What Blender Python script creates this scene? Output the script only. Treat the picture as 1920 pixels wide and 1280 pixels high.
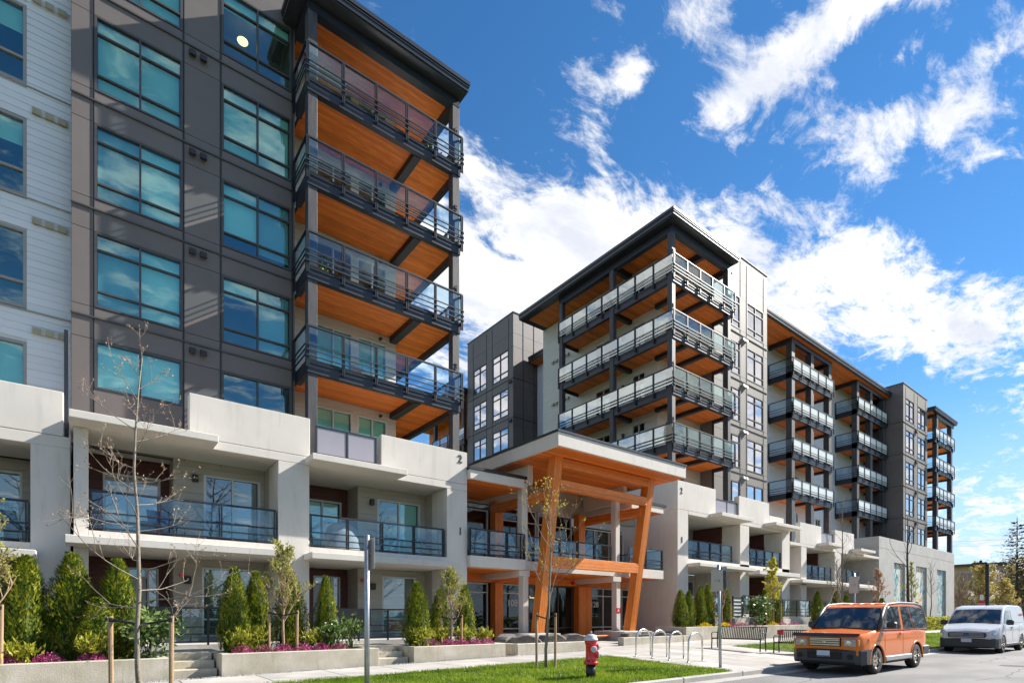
import bpy, math, random
import numpy as np
from mathutils import Vector, Matrix
R = math.radians
for o in list(bpy.data.objects): bpy.data.objects.remove(o, do_unlink=True)
scene = bpy.context.scene
col = scene.collection
# ------------------------------------------------------------------ camera
cd = bpy.data.cameras.new('camera'); cam = bpy.data.objects.new('camera', cd); col.objects.link(cam)
cam.location = (0, 0, 1.45); cam.rotation_euler = (R(90), 0, R(-37.74))
cd.sensor_width = 36; cd.lens = 1027/1920*36; cd.shift_y = 515/1920
cd.clip_start = .1; cd.clip_end = 6000
scene.camera = cam
# ------------------------------------------------------------------ sun and sky
SUN_EL, SUN_AZ = 37.0, 105.0          # azimuth measured from +Y towards +X
sd = bpy.data.lights.new('sun', 'SUN'); sun = bpy.data.objects.new('sun', sd); col.objects.link(sun)
sdir = Vector((math.cos(R(SUN_EL))*math.sin(R(SUN_AZ)), math.cos(R(SUN_EL))*math.cos(R(SUN_AZ)), math.sin(R(SUN_EL))))
sun.rotation_euler = sdir.to_track_quat('Z', 'Y').to_euler()
sun.location = (40, -20, 60)
sd.energy = 5.0; sd.angle = R(.5); sd.color = (1, .95, .87)
world = bpy.data.worlds.new('World'); scene.world = world; world.use_nodes = True
def build_world():
    nt = world.node_tree; N = nt.nodes; L = nt.links; N.clear()
    def nd(t, **k):
        n = N.new(t)
        for a, b in k.items(): setattr(n, a, b)
        return n
    def math_(op, a, b=None, clamp=False):
        n = nd('ShaderNodeMath', operation=op); n.use_clamp = clamp
        for i, v in enumerate((a, b)):
            if v is None: continue
            if isinstance(v, (int, float)): n.inputs[i].default_value = v
            else: L.new(v, n.inputs[i])
        return n.outputs[0]
    sky = nd('ShaderNodeTexSky', sky_type='NISHITA'); sky.sun_disc = False
    sky.sun_elevation = R(SUN_EL); sky.sun_rotation = R(SUN_AZ); sky.altitude = 0
    sky.air_density = 1.0; sky.dust_density = 0; sky.ozone_density = 3.0
    hs = nd('ShaderNodeHueSaturation'); hs.inputs['Saturation'].default_value = 1.25; hs.inputs['Value'].default_value = .78
    L.new(sky.outputs[0], hs.inputs['Color'])
    tc = nd('ShaderNodeTexCoord'); sep = nd('ShaderNodeSeparateXYZ'); L.new(tc.outputs['Generated'], sep.inputs[0])
    x, y, z = sep.outputs
    zz = math_('MAXIMUM', math_('ADD', z, .10), .03)
    u = math_('DIVIDE', x, zz); v = math_('DIVIDE', y, zz)
    cmb = nd('ShaderNodeCombineXYZ'); L.new(u, cmb.inputs[0]); L.new(v, cmb.inputs[1])
    mp = nd('ShaderNodeMapping'); mp.inputs['Rotation'].default_value = (0, 0, R(-35)); mp.inputs['Scale'].default_value = (.8, 1.35, 1)
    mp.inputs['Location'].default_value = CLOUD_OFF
    L.new(cmb.outputs[0], mp.inputs[0])
    def noise(sc, det, rough, dist=0, lac=2.0):
        n = nd('ShaderNodeTexNoise'); n.inputs['Scale'].default_value = sc; n.inputs['Detail'].default_value = det
        n.inputs['Roughness'].default_value = rough; n.inputs['Distortion'].default_value = dist
        L.new(mp.outputs[0], n.inputs['Vector']); return n.outputs['Fac']
    big = noise(1.6, 2, .5, .2); mid = noise(4.6, 12, .66, .45); fine = noise(15, 8, .7, .6)
    s = math_('ADD', math_('MULTIPLY', big, .5), math_('ADD', math_('MULTIPLY', mid, 1.75), math_('MULTIPLY', fine, .70)))
    s = math_('SUBTRACT', s, .51)  # cloud cover raised all round, unseen sky included, to lift the ambient light
    # cloud banks and clear gaps of the layer, as ellipses in the plane of the layer: centre, radii, turn, amount; the last two are unseen banks, added for the glazing to mirror
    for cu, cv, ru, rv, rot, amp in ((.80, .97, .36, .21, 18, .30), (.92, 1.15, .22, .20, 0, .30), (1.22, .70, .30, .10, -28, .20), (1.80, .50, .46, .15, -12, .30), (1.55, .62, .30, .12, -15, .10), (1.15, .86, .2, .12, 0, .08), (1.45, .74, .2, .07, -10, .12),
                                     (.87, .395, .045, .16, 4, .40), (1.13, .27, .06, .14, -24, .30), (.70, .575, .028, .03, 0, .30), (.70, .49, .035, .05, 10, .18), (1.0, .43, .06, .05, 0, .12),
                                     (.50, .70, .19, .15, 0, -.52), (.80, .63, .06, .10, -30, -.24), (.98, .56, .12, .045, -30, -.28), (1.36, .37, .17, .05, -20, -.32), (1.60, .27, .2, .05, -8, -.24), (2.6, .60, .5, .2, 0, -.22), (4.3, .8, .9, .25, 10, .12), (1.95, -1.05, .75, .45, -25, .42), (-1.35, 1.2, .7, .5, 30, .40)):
        ca, sa = math.cos(R(rot)), math.sin(R(rot))
        du = math_('SUBTRACT', u, cu); dv = math_('SUBTRACT', v, cv)
        p = math_('DIVIDE', math_('ADD', math_('MULTIPLY', du, ca), math_('MULTIPLY', dv, sa)), ru)
        q = math_('DIVIDE', math_('SUBTRACT', math_('MULTIPLY', dv, ca), math_('MULTIPLY', du, sa)), rv)
        d = math_('ADD', math_('MULTIPLY', p, p), math_('MULTIPLY', q, q))
        g = math_('MULTIPLY', math_('EXPONENT', math_('MULTIPLY', d, -.8)), amp)
        s = math_('ADD', s, g)
    mr = nd('ShaderNodeMapRange', interpolation_type='SMOOTHSTEP'); mr.inputs['From Min'].default_value = .93; mr.inputs['From Max'].default_value = 1.30
    L.new(s, mr.inputs[0])
    dens = nd('ShaderNodeMapRange'); dens.inputs['From Min'].default_value = 1.0; dens.inputs['From Max'].default_value = 1.75; dens.inputs['To Min'].default_value = 1.3; dens.inputs['To Max'].default_value = .86; L.new(s, dens.inputs[0])
    shade = nd('ShaderNodeMapRange'); shade.inputs['From Min'].default_value = .38; shade.inputs['From Max'].default_value = .62
    sh_in = math_('MULTIPLY', noise(3.1, 8, .62, .5), dens.outputs[0]); L.new(sh_in, shade.inputs[0])
    cc = nd('ShaderNodeMix', data_type='RGBA'); L.new(shade.outputs[0], cc.inputs[0])
    cc.inputs[6].default_value = (3.9, 4.1, 4.6, 1); cc.inputs[7].default_value = (5.6, 5.6, 5.65, 1)
    mx = nd('ShaderNodeMix', data_type='RGBA'); L.new(mr.outputs[0], mx.inputs[0])
    hz = nd('ShaderNodeMapRange', interpolation_type='SMOOTHSTEP'); hz.inputs['From Min'].default_value = .36; hz.inputs['From Max'].default_value = .0; hz.inputs['To Max'].default_value = .92; L.new(z, hz.inputs[0])
    hm = nd('ShaderNodeMix', data_type='RGBA'); L.new(hz.outputs[0], hm.inputs[0]); L.new(hs.outputs[0], hm.inputs[6]); hm.inputs[7].default_value = (2.9, 3.9, 4.9, 1)
    L.new(hm.outputs[2], mx.inputs[6]); L.new(cc.outputs[2], mx.inputs[7])
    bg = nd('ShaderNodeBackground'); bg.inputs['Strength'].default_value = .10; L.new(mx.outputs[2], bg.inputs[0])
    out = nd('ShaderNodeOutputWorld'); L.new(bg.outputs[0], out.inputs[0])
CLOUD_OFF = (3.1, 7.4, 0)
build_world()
vs = scene.view_settings
vs.view_transform = 'Standard'; vs.look = 'None'; vs.gamma = 1; vs.use_curve_mapping = False; vs.exposure = 1.08
scene.render.engine = 'CYCLES'
scene.cycles.max_bounces = 10; scene.cycles.transparent_max_bounces = 24; scene.cycles.caustics_reflective = False; scene.cycles.caustics_refractive = False
# ------------------------------------------------------------------ materials
MATS = {}
def mat(name, c, rough=.6, metal=0, c2=None, var=.12, sc=3.0, stretch=(1, 1, 1), bump=0, bsc=60, spec=.5, det=5, coat=0, lo=.35, hi=.68, streak=None, boards=None, objvar=0):
    m = bpy.data.materials.new(name); m.use_nodes = True; nt = m.node_tree; N = nt.nodes; L = nt.links
    p = N['Principled BSDF']; p.inputs['Roughness'].default_value = rough; p.inputs['Metallic'].default_value = metal
    p.inputs['Specular IOR Level'].default_value = spec; p.inputs['Coat Weight'].default_value = coat; p.inputs['Coat Roughness'].default_value = .04
    tc = N.new('ShaderNodeTexCoord'); mp = N.new('ShaderNodeMapping'); mp.inputs['Scale'].default_value = stretch
    L.new(tc.outputs['Object'], mp.inputs[0])
    n = N.new('ShaderNodeTexNoise'); n.inputs['Scale'].default_value = sc; n.inputs['Detail'].default_value = det; n.inputs['Roughness'].default_value = .6
    L.new(mp.outputs[0], n.inputs['Vector'])
    mr = N.new('ShaderNodeMapRange'); mr.inputs['From Min'].default_value = lo; mr.inputs['From Max'].default_value = hi; L.new(n.outputs['Fac'], mr.inputs[0])
    mx = N.new('ShaderNodeMix'); mx.data_type = 'RGBA'; L.new(mr.outputs[0], mx.inputs[0])
    if c2 is None: c2 = tuple(max(0, v*(1-var)) for v in c)
    mx.inputs[6].default_value = (*c2, 1); mx.inputs[7].default_value = (*c, 1)
    res = mx.outputs[2]
    if streak:                              # rain streaks and stains that run down a wall
        sc_, amt, scol = streak
        m2 = N.new('ShaderNodeMapping'); m2.inputs['Scale'].default_value = (1, 1, .12); L.new(tc.outputs['Object'], m2.inputs[0])
        n2 = N.new('ShaderNodeTexNoise'); n2.inputs['Scale'].default_value = sc_; n2.inputs['Detail'].default_value = 6; n2.inputs['Roughness'].default_value = .7
        L.new(m2.outputs[0], n2.inputs['Vector'])
        r2 = N.new('ShaderNodeMapRange'); r2.inputs['From Min'].default_value = .52; r2.inputs['From Max'].default_value = .75; r2.inputs['To Max'].default_value = amt
        L.new(n2.outputs['Fac'], r2.inputs[0])
        x2 = N.new('ShaderNodeMix'); x2.data_type = 'RGBA'; L.new(r2.outputs[0], x2.inputs[0]); L.new(res, x2.inputs[6]); x2.inputs[7].default_value = (*scol, 1)
        res = x2.outputs[2]
    if boards:                              # laminations: each board has a tone of its own, with a fine dark joint
        ax, bw, amt = boards
        sp = N.new('ShaderNodeSeparateXYZ'); L.new(tc.outputs['Object'], sp.inputs[0])
        dv = N.new('ShaderNodeMath'); dv.operation = 'DIVIDE'; L.new(sp.outputs[ax], dv.inputs[0]); dv.inputs[1].default_value = bw
        fl = N.new('ShaderNodeMath'); fl.operation = 'FLOOR'; L.new(dv.outputs[0], fl.inputs[0])
        wn = N.new('ShaderNodeTexWhiteNoise'); wn.noise_dimensions = '1D'; L.new(fl.outputs[0], wn.inputs['W'])
        fr = N.new('ShaderNodeMath'); fr.operation = 'FRACT'; L.new(dv.outputs[0], fr.inputs[0])
        jn = N.new('ShaderNodeMapRange'); jn.inputs['From Min'].default_value = 0; jn.inputs['From Max'].default_value = .07; jn.inputs['To Min'].default_value = .55; L.new(fr.outputs[0], jn.inputs[0])
        tn = N.new('ShaderNodeMapRange'); tn.inputs['To Min'].default_value = 1-amt; tn.inputs['To Max'].default_value = 1+amt*.4; L.new(wn.outputs[0], tn.inputs[0])
        ml = N.new('ShaderNodeMath'); ml.operation = 'MULTIPLY'; L.new(jn.outputs[0], ml.inputs[0]); L.new(tn.outputs[0], ml.inputs[1])
        x3 = N.new('ShaderNodeMix'); x3.data_type = 'RGBA'; x3.blend_type = 'MULTIPLY'; x3.inputs[0].default_value = 1; L.new(res, x3.inputs[6]); L.new(ml.outputs[0], x3.inputs[7]); res = x3.outputs[2]
    if objvar:                              # each slab, panel or board has a slightly different tone
        oi = N.new('ShaderNodeObjectInfo'); tn = N.new('ShaderNodeMapRange'); tn.inputs['To Min'].default_value = 1-objvar; tn.inputs['To Max'].default_value = 1+objvar; L.new(oi.outputs['Random'], tn.inputs[0])
        x4 = N.new('ShaderNodeMix'); x4.data_type = 'RGBA'; x4.blend_type = 'MULTIPLY'; x4.inputs[0].default_value = 1; L.new(res, x4.inputs[6]); L.new(tn.outputs[0], x4.inputs[7]); res = x4.outputs[2]
    L.new(res, p.inputs['Base Color'])
    if bump:
        nb = N.new('ShaderNodeTexNoise'); nb.inputs['Scale'].default_value = bsc; nb.inputs['Detail'].default_value = 4; L.new(mp.outputs[0], nb.inputs['Vector'])
        b = N.new('ShaderNodeBump'); b.inputs['Strength'].default_value = bump; b.inputs['Distance'].default_value = .02
        L.new(nb.outputs['Fac'], b.inputs['Height']); L.new(b.outputs[0], p.inputs['Normal'])
    MATS[name] = m; return m
def glass(name, tint, refl, base, rough=0.0, ior=1.5):
    """thin architectural glass: part mirror (Fresnel on top of a coating), part tinted see-through"""
    m = bpy.data.materials.new(name); m.use_nodes = True; nt = m.node_tree; N = nt.nodes; L = nt.links; N.clear()
    out = N.new('ShaderNodeOutputMaterial'); mx = N.new('ShaderNodeMixShader'); tr = N.new('ShaderNodeBsdfTransparent'); gl = N.new('ShaderNodeBsdfGlossy')
    tr.inputs[0].default_value = (*tint, 1); gl.inputs[0].default_value = (*refl, 1); gl.inputs['Roughness'].default_value = rough
    fr = N.new('ShaderNodeFresnel'); fr.inputs[0].default_value = ior
    mr = N.new('ShaderNodeMapRange'); mr.inputs['From Min'].default_value = ((ior-1)/(ior+1))**2; mr.inputs['From Max'].default_value = 1; mr.inputs['To Min'].default_value = base; mr.inputs['To Max'].default_value = 1
    geo = N.new('ShaderNodeNewGeometry'); tc = N.new('ShaderNodeTexCoord')
    nz = N.new('ShaderNodeTexNoise'); nz.inputs['Scale'].default_value = .9; nz.inputs['Detail'].default_value = 1; L.new(tc.outputs['Object'], nz.inputs['Vector'])
    b = N.new('ShaderNodeBump'); b.inputs['Strength'].default_value = .05; b.inputs['Distance'].default_value = .05; L.new(nz.outputs['Fac'], b.inputs['Height'])
    L.new(b.outputs[0], gl.inputs['Normal'])
    L.new(fr.outputs[0], mr.inputs[0])
    ff = N.new('ShaderNodeMath'); ff.operation = 'SUBTRACT'; ff.inputs[0].default_value = 1; L.new(geo.outputs['Backfacing'], ff.inputs[1])   # the mirror is the outer face only
    fm = N.new('ShaderNodeMath'); fm.operation = 'MULTIPLY'; L.new(mr.outputs[0], fm.inputs[0]); L.new(ff.outputs[0], fm.inputs[1]); L.new(fm.outputs[0], mx.inputs[0]); L.new(tr.outputs[0], mx.inputs[1]); L.new(gl.outputs[0], mx.inputs[2]); L.new(mx.outputs[0], out.inputs[0])
    MATS[name] = m; return m
def leafmat(name, c1, c2, c3, sc=6, rough=.55, trans=.25):
    m = bpy.data.materials.new(name); m.use_nodes = True; nt = m.node_tree; N = nt.nodes; L = nt.links
    p = N['Principled BSDF']; p.inputs['Roughness'].default_value = rough; p.inputs['Specular IOR Level'].default_value = .3
    tc = N.new('ShaderNodeTexCoord'); n = N.new('ShaderNodeTexNoise'); n.inputs['Scale'].default_value = sc; n.inputs['Detail'].default_value = 4; L.new(tc.outputs['Object'], n.inputs['Vector'])
    g = N.new('ShaderNodeNewGeometry'); ad = N.new('ShaderNodeMath'); ad.operation = 'MULTIPLY_ADD'
    L.new(g.outputs['Random Per Island'], ad.inputs[0]); ad.inputs[1].default_value = .5; L.new(n.outputs['Fac'], ad.inputs[2])
    cr = N.new('ShaderNodeValToRGB'); e = cr.color_ramp.elements; e[0].position = .45; e[0].color = (*c1, 1); e[1].position = 1.0; e[1].color = (*c3, 1)
    k = cr.color_ramp.elements.new(.72); k.color = (*c2, 1)
    L.new(ad.outputs[0], cr.inputs[0]); L.new(cr.outputs[0], p.inputs['Base Color'])
    if trans:
        t = N.new('ShaderNodeBsdfTranslucent'); L.new(cr.outputs[0], t.inputs[0]); mx = N.new('ShaderNodeMixShader'); mx.inputs[0].default_value = trans
        L.new(p.outputs[0], mx.inputs[1]); L.new(t.outputs[0], mx.inputs[2]); L.new(mx.outputs[0], N['Material Output'].inputs[0])
    MATS[name] = m; return m
mat('concrete_white', (.70, .65, .585), .8, var=.08, sc=.8, bump=.08, bsc=25, streak=(4.5, .6, (.50, .465, .415)))
mat('concrete_grey', (.50, .48, .45), .85, var=.16, sc=.8, bump=.2, bsc=25, streak=(6, .5, (.36, .345, .32)))
mat('planter_concrete', (.56, .51, .43), .9, c2=(.40, .36, .27), sc=1.6, bump=.3, bsc=40, streak=(7, .55, (.24, .235, .12)))
mat('paving', (.46, .435, .40), .85, var=.30, objvar=.10, sc=1.1, bump=.15, bsc=70, det=8)
mat('kerb', (.42, .40, .37), .85, objvar=.12, var=.25, sc=1.2, bump=.25, bsc=50)
mat('asphalt', (.20, .195, .19), .85, c2=(.135, .132, .13), sc=.55, bump=.35, bsc=160, det=12, stretch=(.5, 1, 1), lo=.40, hi=.60)
mat('soil', (.06, .042, .03), .95, var=.5, sc=9, bump=.8, bsc=30)
mat('dark_panel', (.165, .138, .125), .55, spec=.6, objvar=.05, var=.10, sc=1.1, bump=.12, bsc=120)
mat('dark_panel_sunlit', (.215, .19, .17), .62, spec=.4, var=.10, sc=.9, bump=.1, bsc=120)  # same cladding as the dark panel, sun glare put into a lighter base colour
mat('decking', (.62, .60, .56), .7, var=.1, sc=1.5)
mat('panel_reveal', (.03, .028, .028), .7)
mat('dark_metal', (.018, .023, .034), .42, var=.25, sc=2.0, spec=.5)
mat('black_metal', (.012, .013, .015), .4, spec=.5)
mat('timber_dark', (.075, .072, .075), .55, c2=(.035, .034, .038), sc=3, stretch=(3, 3, .4), bump=.2, bsc=20)
mat('roof_metal', (.075, .082, .092), .30, metal=.55, var=.12)
mat('roof_membrane', (.10, .10, .10), .9)
mat('white_siding', (.76, .77, .78), .6, objvar=.035, var=.05, sc=.7, bump=.08, bsc=40, stretch=(.5, .5, 6))
mat('pale_siding', (.64, .61, .555), .6, objvar=.04, var=.07, sc=.8, bump=.08, bsc=40, stretch=(.5, .5, 6))
mat('beige_siding', (.43, .39, .325), .65, objvar=.05, var=.08, sc=.8, bump=.08, bsc=40, stretch=(.5, .5, 6))
mat('red_siding', (.13, .042, .032), .5, c2=(.085, .027, .02), sc=2, stretch=(.6, .6, 8), bump=.1)
mat('clt_soffit', (.92, .27, .035), .55, c2=(.72, .15, .017), sc=2.2, stretch=(1, 7, 1), det=8, bump=.1, bsc=20, boards=(1, .14, .28))
mat('glulam', (.84, .26, .035), .5, c2=(.66, .17, .02), sc=2.5, stretch=(1.2, 7, 7), det=8, bump=.1, bsc=15, boards=(2, .045, .22))
mat('glulam_upright', (.84, .26, .035), .5, c2=(.66, .17, .02), sc=2.5, stretch=(9, 9, .8), det=8, bump=.1, bsc=15, boards=(0, .045, .22))
mat('glulam_y', (.82, .25, .034), .5, c2=(.64, .165, .02), sc=2.5, stretch=(7, 1.2, 7), det=8, bump=.1, bsc=15, boards=(2, .045, .22))
mat('frame_bronze', (.075, .07, .068), .45, var=.1)
mat('frame_white', (.62, .63, .64), .4, var=.05)
mat('frame_tan', (.33, .31, .285), .45, var=.05)
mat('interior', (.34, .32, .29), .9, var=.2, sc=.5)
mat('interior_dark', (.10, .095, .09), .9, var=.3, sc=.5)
mat('door_paint', (.48, .50, .52), .45, var=.05)
mat('vent_white', (.62, .62, .60), .5); mat('vent_dark', (.03, .028, .028), .5); mat('vent_tan', (.40, .36, .24), .6)
mat('blind_white', (.86, .88, .82), .7, var=.05); mat('blind_grey', (.45, .47, .47), .7, var=.06); mat('blind_shade', (.50, .52, .47), .75, var=.05)
mat('steel', (.62, .62, .60), .27, metal=1, var=.1); mat('galvanised', (.42, .45, .48), .42, metal=.9, var=.25, sc=14)
mat('stake_wood', (.46, .31, .185), .8, c2=(.33, .21, .12), sc=4, stretch=(8, 8, .8), bump=.3, bsc=30)
mat('strap', (.012, .012, .013), .6)
mat('bark_grey', (.30, .255, .205), .85, c2=(.18, .145, .115), sc=14, stretch=(1, 1, .6), bump=.4, bsc=60)
mat('bark_tan', (.36, .25, .17), .85, c2=(.24, .16, .105), sc=14, bump=.4, bsc=60)
mat('bark_dark', (.09, .07, .055), .9, var=.4, sc=9, bump=.4)
mat('stone', (.23, .20, .175), .9, c2=(.11, .10, .092), sc=2.2, bump=.6, bsc=12, det=8)
mat('pebble', (.40, .39, .37), .85, c2=(.18, .175, .17), sc=17)
mat('black_print', (.01, .01, .011), .5); mat('white_print', (.8, .8, .8), .5)
mat('red_paint', (.72, .010, .018), .28, var=.15, sc=5, coat=.5); mat('hydrant_grey', (.58, .60, .62), .4, var=.15, sc=6)
mat('sign_back', (.50, .46, .42), .45, metal=.3, var=.1); mat('sign_red', (.62, .02, .03), .4); mat('sign_white', (.8, .8, .8), .4)
mat('bench_metal', (.028, .023, .02), .42, var=.2)
mat('lamp_glow', (.9, .75, .45), .5)
MATS['lamp_glow'].node_tree.nodes['Principled BSDF'].inputs['Emission Color'].default_value = (1, .68, .26, 1)
MATS['lamp_glow'].node_tree.nodes['Principled BSDF'].inputs['Emission Strength'].default_value = 1.6
glass('window_glass', (.76, .99, .96), (.70, .96, 1.0), .22)
glass('window_clear', (.62, .72, .72), (.9, .97, 1.0), .22)
glass('window_dark', (.55, .60, .58), (.9, .97, 1.0), .07)
glass('window_right', (.75, .80, .82), (1.0, .97, .97), .66)
glass('railing_glass', (.84, .94, .97), (.78, .86, 1.0), .15, ior=1.35)
glass('railing_pale', (.86, .93, .93), (.95, 1.0, .98), .42, ior=1.4)
mat('frosted', (.34, .32, .36), .30, var=.05, spec=.6)
mat('frosted_pale', (.80, .83, .80), .25, var=.04, spec=.6)
leafmat('cedar', (.03, .065, .01), (.13, .20, .018), (.40, .38, .035), 3.6)
leafmat('cedar_far', (.02, .045, .01), (.07, .12, .016), (.20, .22, .03), 3.2)
leafmat('white_petal', (.7, .7, .66), (.75, .75, .7), (.8, .8, .75), 3)
leafmat('bud_green', (.16, .20, .03), (.34, .36, .06), (.48, .46, .10), 5, trans=.4)
leafmat('bud_yellow', (.38, .34, .03), (.58, .52, .04), (.70, .62, .07), 5, trans=.4)
leafmat('bud_pink', (.40, .23, .14), (.50, .30, .19), (.58, .38, .25), 5, trans=.3)
leafmat('laurel', (.02, .05, .012), (.07, .14, .03), (.30, .36, .12), 5, rough=.35)
leafmat('euonymus', (.10, .12, .012), (.32, .33, .03), (.52, .48, .06), 6, trans=.4)
leafmat('heather', (.20, .02, .075), (.44, .05, .19), (.60, .14, .33), 7)
leafmat('heather_dull', (.17, .05, .07), (.30, .09, .13), (.42, .17, .20), 7)
leafmat('yellow_flower', (.5, .36, .01), (.75, .55, .01), (.8, .65, .05), 7)
leafmat('grass', (.07, .14, .01), (.17, .29, .014), (.36, .42, .04), .8, trans=.4)
leafmat('far_foliage', (.36, .29, .08), (.56, .46, .14), (.72, .60, .2), 1.5, trans=.3)
leafmat('spruce', (.012, .022, .016), (.03, .05, .035), (.06, .085, .06), 1.5, trans=.1)
leafmat('hedge', (.02, .045, .01), (.06, .10, .02), (.12, .17, .03), 2)
# ------------------------------------------------------------------ mesh helpers
class MB:
    def __init__(s): s.v = []; s.f = []
    def add(s, vs, fs):
        b = len(s.v); s.v += [tuple(p) for p in vs]; s.f += [tuple(i+b for i in f) for f in fs]; return s
    def box(s, x0, x1, y0, y1, z0, z1):
        if x0 > x1: x0, x1 = x1, x0
        if y0 > y1: y0, y1 = y1, y0
        if z0 > z1: z0, z1 = z1, z0
        return s.add([(x0,y0,z0),(x1,y0,z0),(x1,y1,z0),(x0,y1,z0),(x0,y0,z1),(x1,y0,z1),(x1,y1,z1),(x0,y1,z1)],
                     [(0,3,2,1),(4,5,6,7),(0,1,5,4),(1,2,6,5),(2,3,7,6),(3,0,4,7)])
    def cbox(s, x0, x1, y0, y1, z0, z1, c=.015):
        """box with chamfered edges"""
        vs = []; 
        for X, sx in ((x0, 1), (x1, -1)):
            for Y, sy in ((y0, 1), (y1, -1)):
                for Z, sz in ((z0, 1), (z1, -1)):
                    vs += [(X, Y+sy*c, Z+sz*c), (X+sx*c, Y, Z+sz*c), (X+sx*c, Y+sy*c, Z)]
        i = lambda a, b, d, k: (a*4+b*2+d)*3+k
        fs = [(i(0,0,0,0),i(0,0,1,0),i(0,1,1,0),i(0,1,0,0)), (i(1,0,0,0),i(1,1,0,0),i(1,1,1,0),i(1,0,1,0)),
              (i(0,0,0,1),i(1,0,0,1),i(1,0,1,1),i(0,0,1,1)), (i(0,1,0,1),i(0,1,1,1),i(1,1,1,1),i(1,1,0,1)),
              (i(0,0,0,2),i(0,1,0,2),i(1,1,0,2),i(1,0,0,2)), (i(0,0,1,2),i(1,0,1,2),i(1,1,1,2),i(0,1,1,2))]
        for b in (0,1):
            for d in (0,1): fs.append((i(0,b,d,1),i(1,b,d,1),i(1,b,d,2),i(0,b,d,2)))
        for a in (0,1):
            for d in (0,1): fs.append((i(a,0,d,0),i(a,1,d,0),i(a,1,d,2),i(a,0,d,2)))
        for a in (0,1):
            for b in (0,1): fs.append((i(a,b,0,0),i(a,b,1,0),i(a,b,1,1),i(a,b,0,1)))
        for a in (0,1):
            for b in (0,1):
                for d in (0,1): fs.append((i(a,b,d,0),i(a,b,d,1),i(a,b,d,2)))
        return s.add(vs, fs)
    def tube(s, pts, r, n=6, cap=True):
        pts = [Vector(p) for p in pts]; rs = r if isinstance(r, (list, tuple)) else [r]*len(pts)
        ref = None; rings = []
        for k, p in enumerate(pts):
            t = (pts[min(k+1, len(pts)-1)]-pts[max(k-1, 0)])
            if t.length < 1e-9: t = Vector((0,0,1))
            t.normalize()
            if ref is None: ref = Vector((1,0,0)) if abs(t.x) < .8 else Vector((0,1,0))
            a = (ref - t*ref.dot(t)); 
            if a.length < 1e-6: a = t.orthogonal()
            a.normalize(); ref = a; b = t.cross(a)
            rings.append([p + (a*math.cos(2*math.pi*j/n)+b*math.sin(2*math.pi*j/n))*rs[k] for j in range(n)])
        vs = [q for r_ in rings for q in r_]; fs = []
        for k in range(len(pts)-1):
            for j in range(n): fs.append((k*n+j, k*n+(j+1)%n, (k+1)*n+(j+1)%n, (k+1)*n+j))
        if cap: fs += [tuple(reversed(range(n))), tuple(range((len(pts)-1)*n, len(pts)*n))]
        return s.add(vs, fs)
    def lathe(s, prof, n=20, axis='z', c=(0,0,0), cap=True):
        vs = []; fs = []
        for r, h in prof:
            for j in range(n):
                a = 2*math.pi*j/n
                p = (r*math.cos(a), r*math.sin(a), h)
                if axis == 'y': p = (p[0], p[2], p[1])
                if axis == 'x': p = (p[2], p[0], p[1])
                vs.append((p[0]+c[0], p[1]+c[1], p[2]+c[2]))
        for k in range(len(prof)-1):
            for j in range(n): fs.append((k*n+j, k*n+(j+1)%n, (k+1)*n+(j+1)%n, (k+1)*n+j))
        if cap: fs += [tuple(reversed(range(n))), tuple(range((len(prof)-1)*n, len(prof)*n))]
        return s.add(vs, fs)
    def prism(s, poly, d0, d1, plane='xz'):
        """extrude a polygon; plane xz -> extruded along y, yz -> along x, xy -> along z"""
        n = len(poly); P = {'xz': lambda a, b, d: (a, d, b), 'yz': lambda a, b, d: (d, a, b), 'xy': lambda a, b, d: (a, b, d)}[plane]
        vs = [P(a, b, d0) for a, b in poly]+[P(a, b, d1) for a, b in poly]
        fs = [tuple(range(n)), tuple(reversed(range(n, 2*n)))]+[(k, n+k, n+(k+1)%n, (k+1)%n) for k in range(n)]
        return s.add(vs, fs)
    def build(s, name, m, parent=None, smooth=False, fix=False):
        me = bpy.data.meshes.new(name); me.from_pydata(s.v, [], s.f); me.update()
        return link(name, me, m, parent, smooth)
def link(name, me, m, parent=None, smooth=False):
    if m is not None and not me.materials: me.materials.append(MATS[m] if isinstance(m, str) else m)
    if smooth:
        me.polygons.foreach_set('use_smooth', [True]*len(me.polygons))
    o = bpy.data.objects.new(name, me); col.objects.link(o)
    if parent is not None: attach(o, parent)
    return o
def attach(o, parent):
    o.parent = parent
    if parent.type == 'EMPTY': o.matrix_parent_inverse = Matrix.Translation(-Vector(parent.location))
def thing(name, label, cat, loc=(0, 0, 0), group=None):
    o = bpy.data.objects.new(name, None); o.empty_display_size = .3; o.location = loc; col.objects.link(o)
    return tag(o, label, cat, group)
def tag(o, label=None, cat=None, group=None, kind=None):
    if label: o['label'] = label
    if cat: o['category'] = cat
    if group: o['group'] = group
    if kind: o['kind'] = kind
    return o
def copy_tree(o, loc, rz=0, label=None, scale=None):
    """copy a thing, its parts and its sub-parts"""
    def rec(src, par):
        c = src.copy(); col.objects.link(c)
        if par is not None: c.parent = par
        for ch in [k for k in bpy.data.objects if k.parent == src]: rec(ch, c)
        return c
    c = rec(o, None); c.location = loc; c.rotation_euler = (0, 0, rz)
    if scale: c.scale = scale
    if label: c['label'] = label
    return c
def text_mesh(txt, size, depth, name, m, M, parent=None, align='CENTER'):
    cu = bpy.data.curves.new('text', 'FONT'); cu.body = txt; cu.size = size; cu.extrude = depth; cu.align_x = align; cu.resolution_u = 3
    to = bpy.data.objects.new('text', cu); col.objects.link(to)
    bpy.context.view_layer.update()
    me = bpy.data.meshes.new_from_object(to.evaluated_get(bpy.context.evaluated_depsgraph_get()))
    bpy.data.objects.remove(to, do_unlink=True); me.name = name; me.transform(M); me.materials.clear()
    return link(name, me, m, parent)
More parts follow.
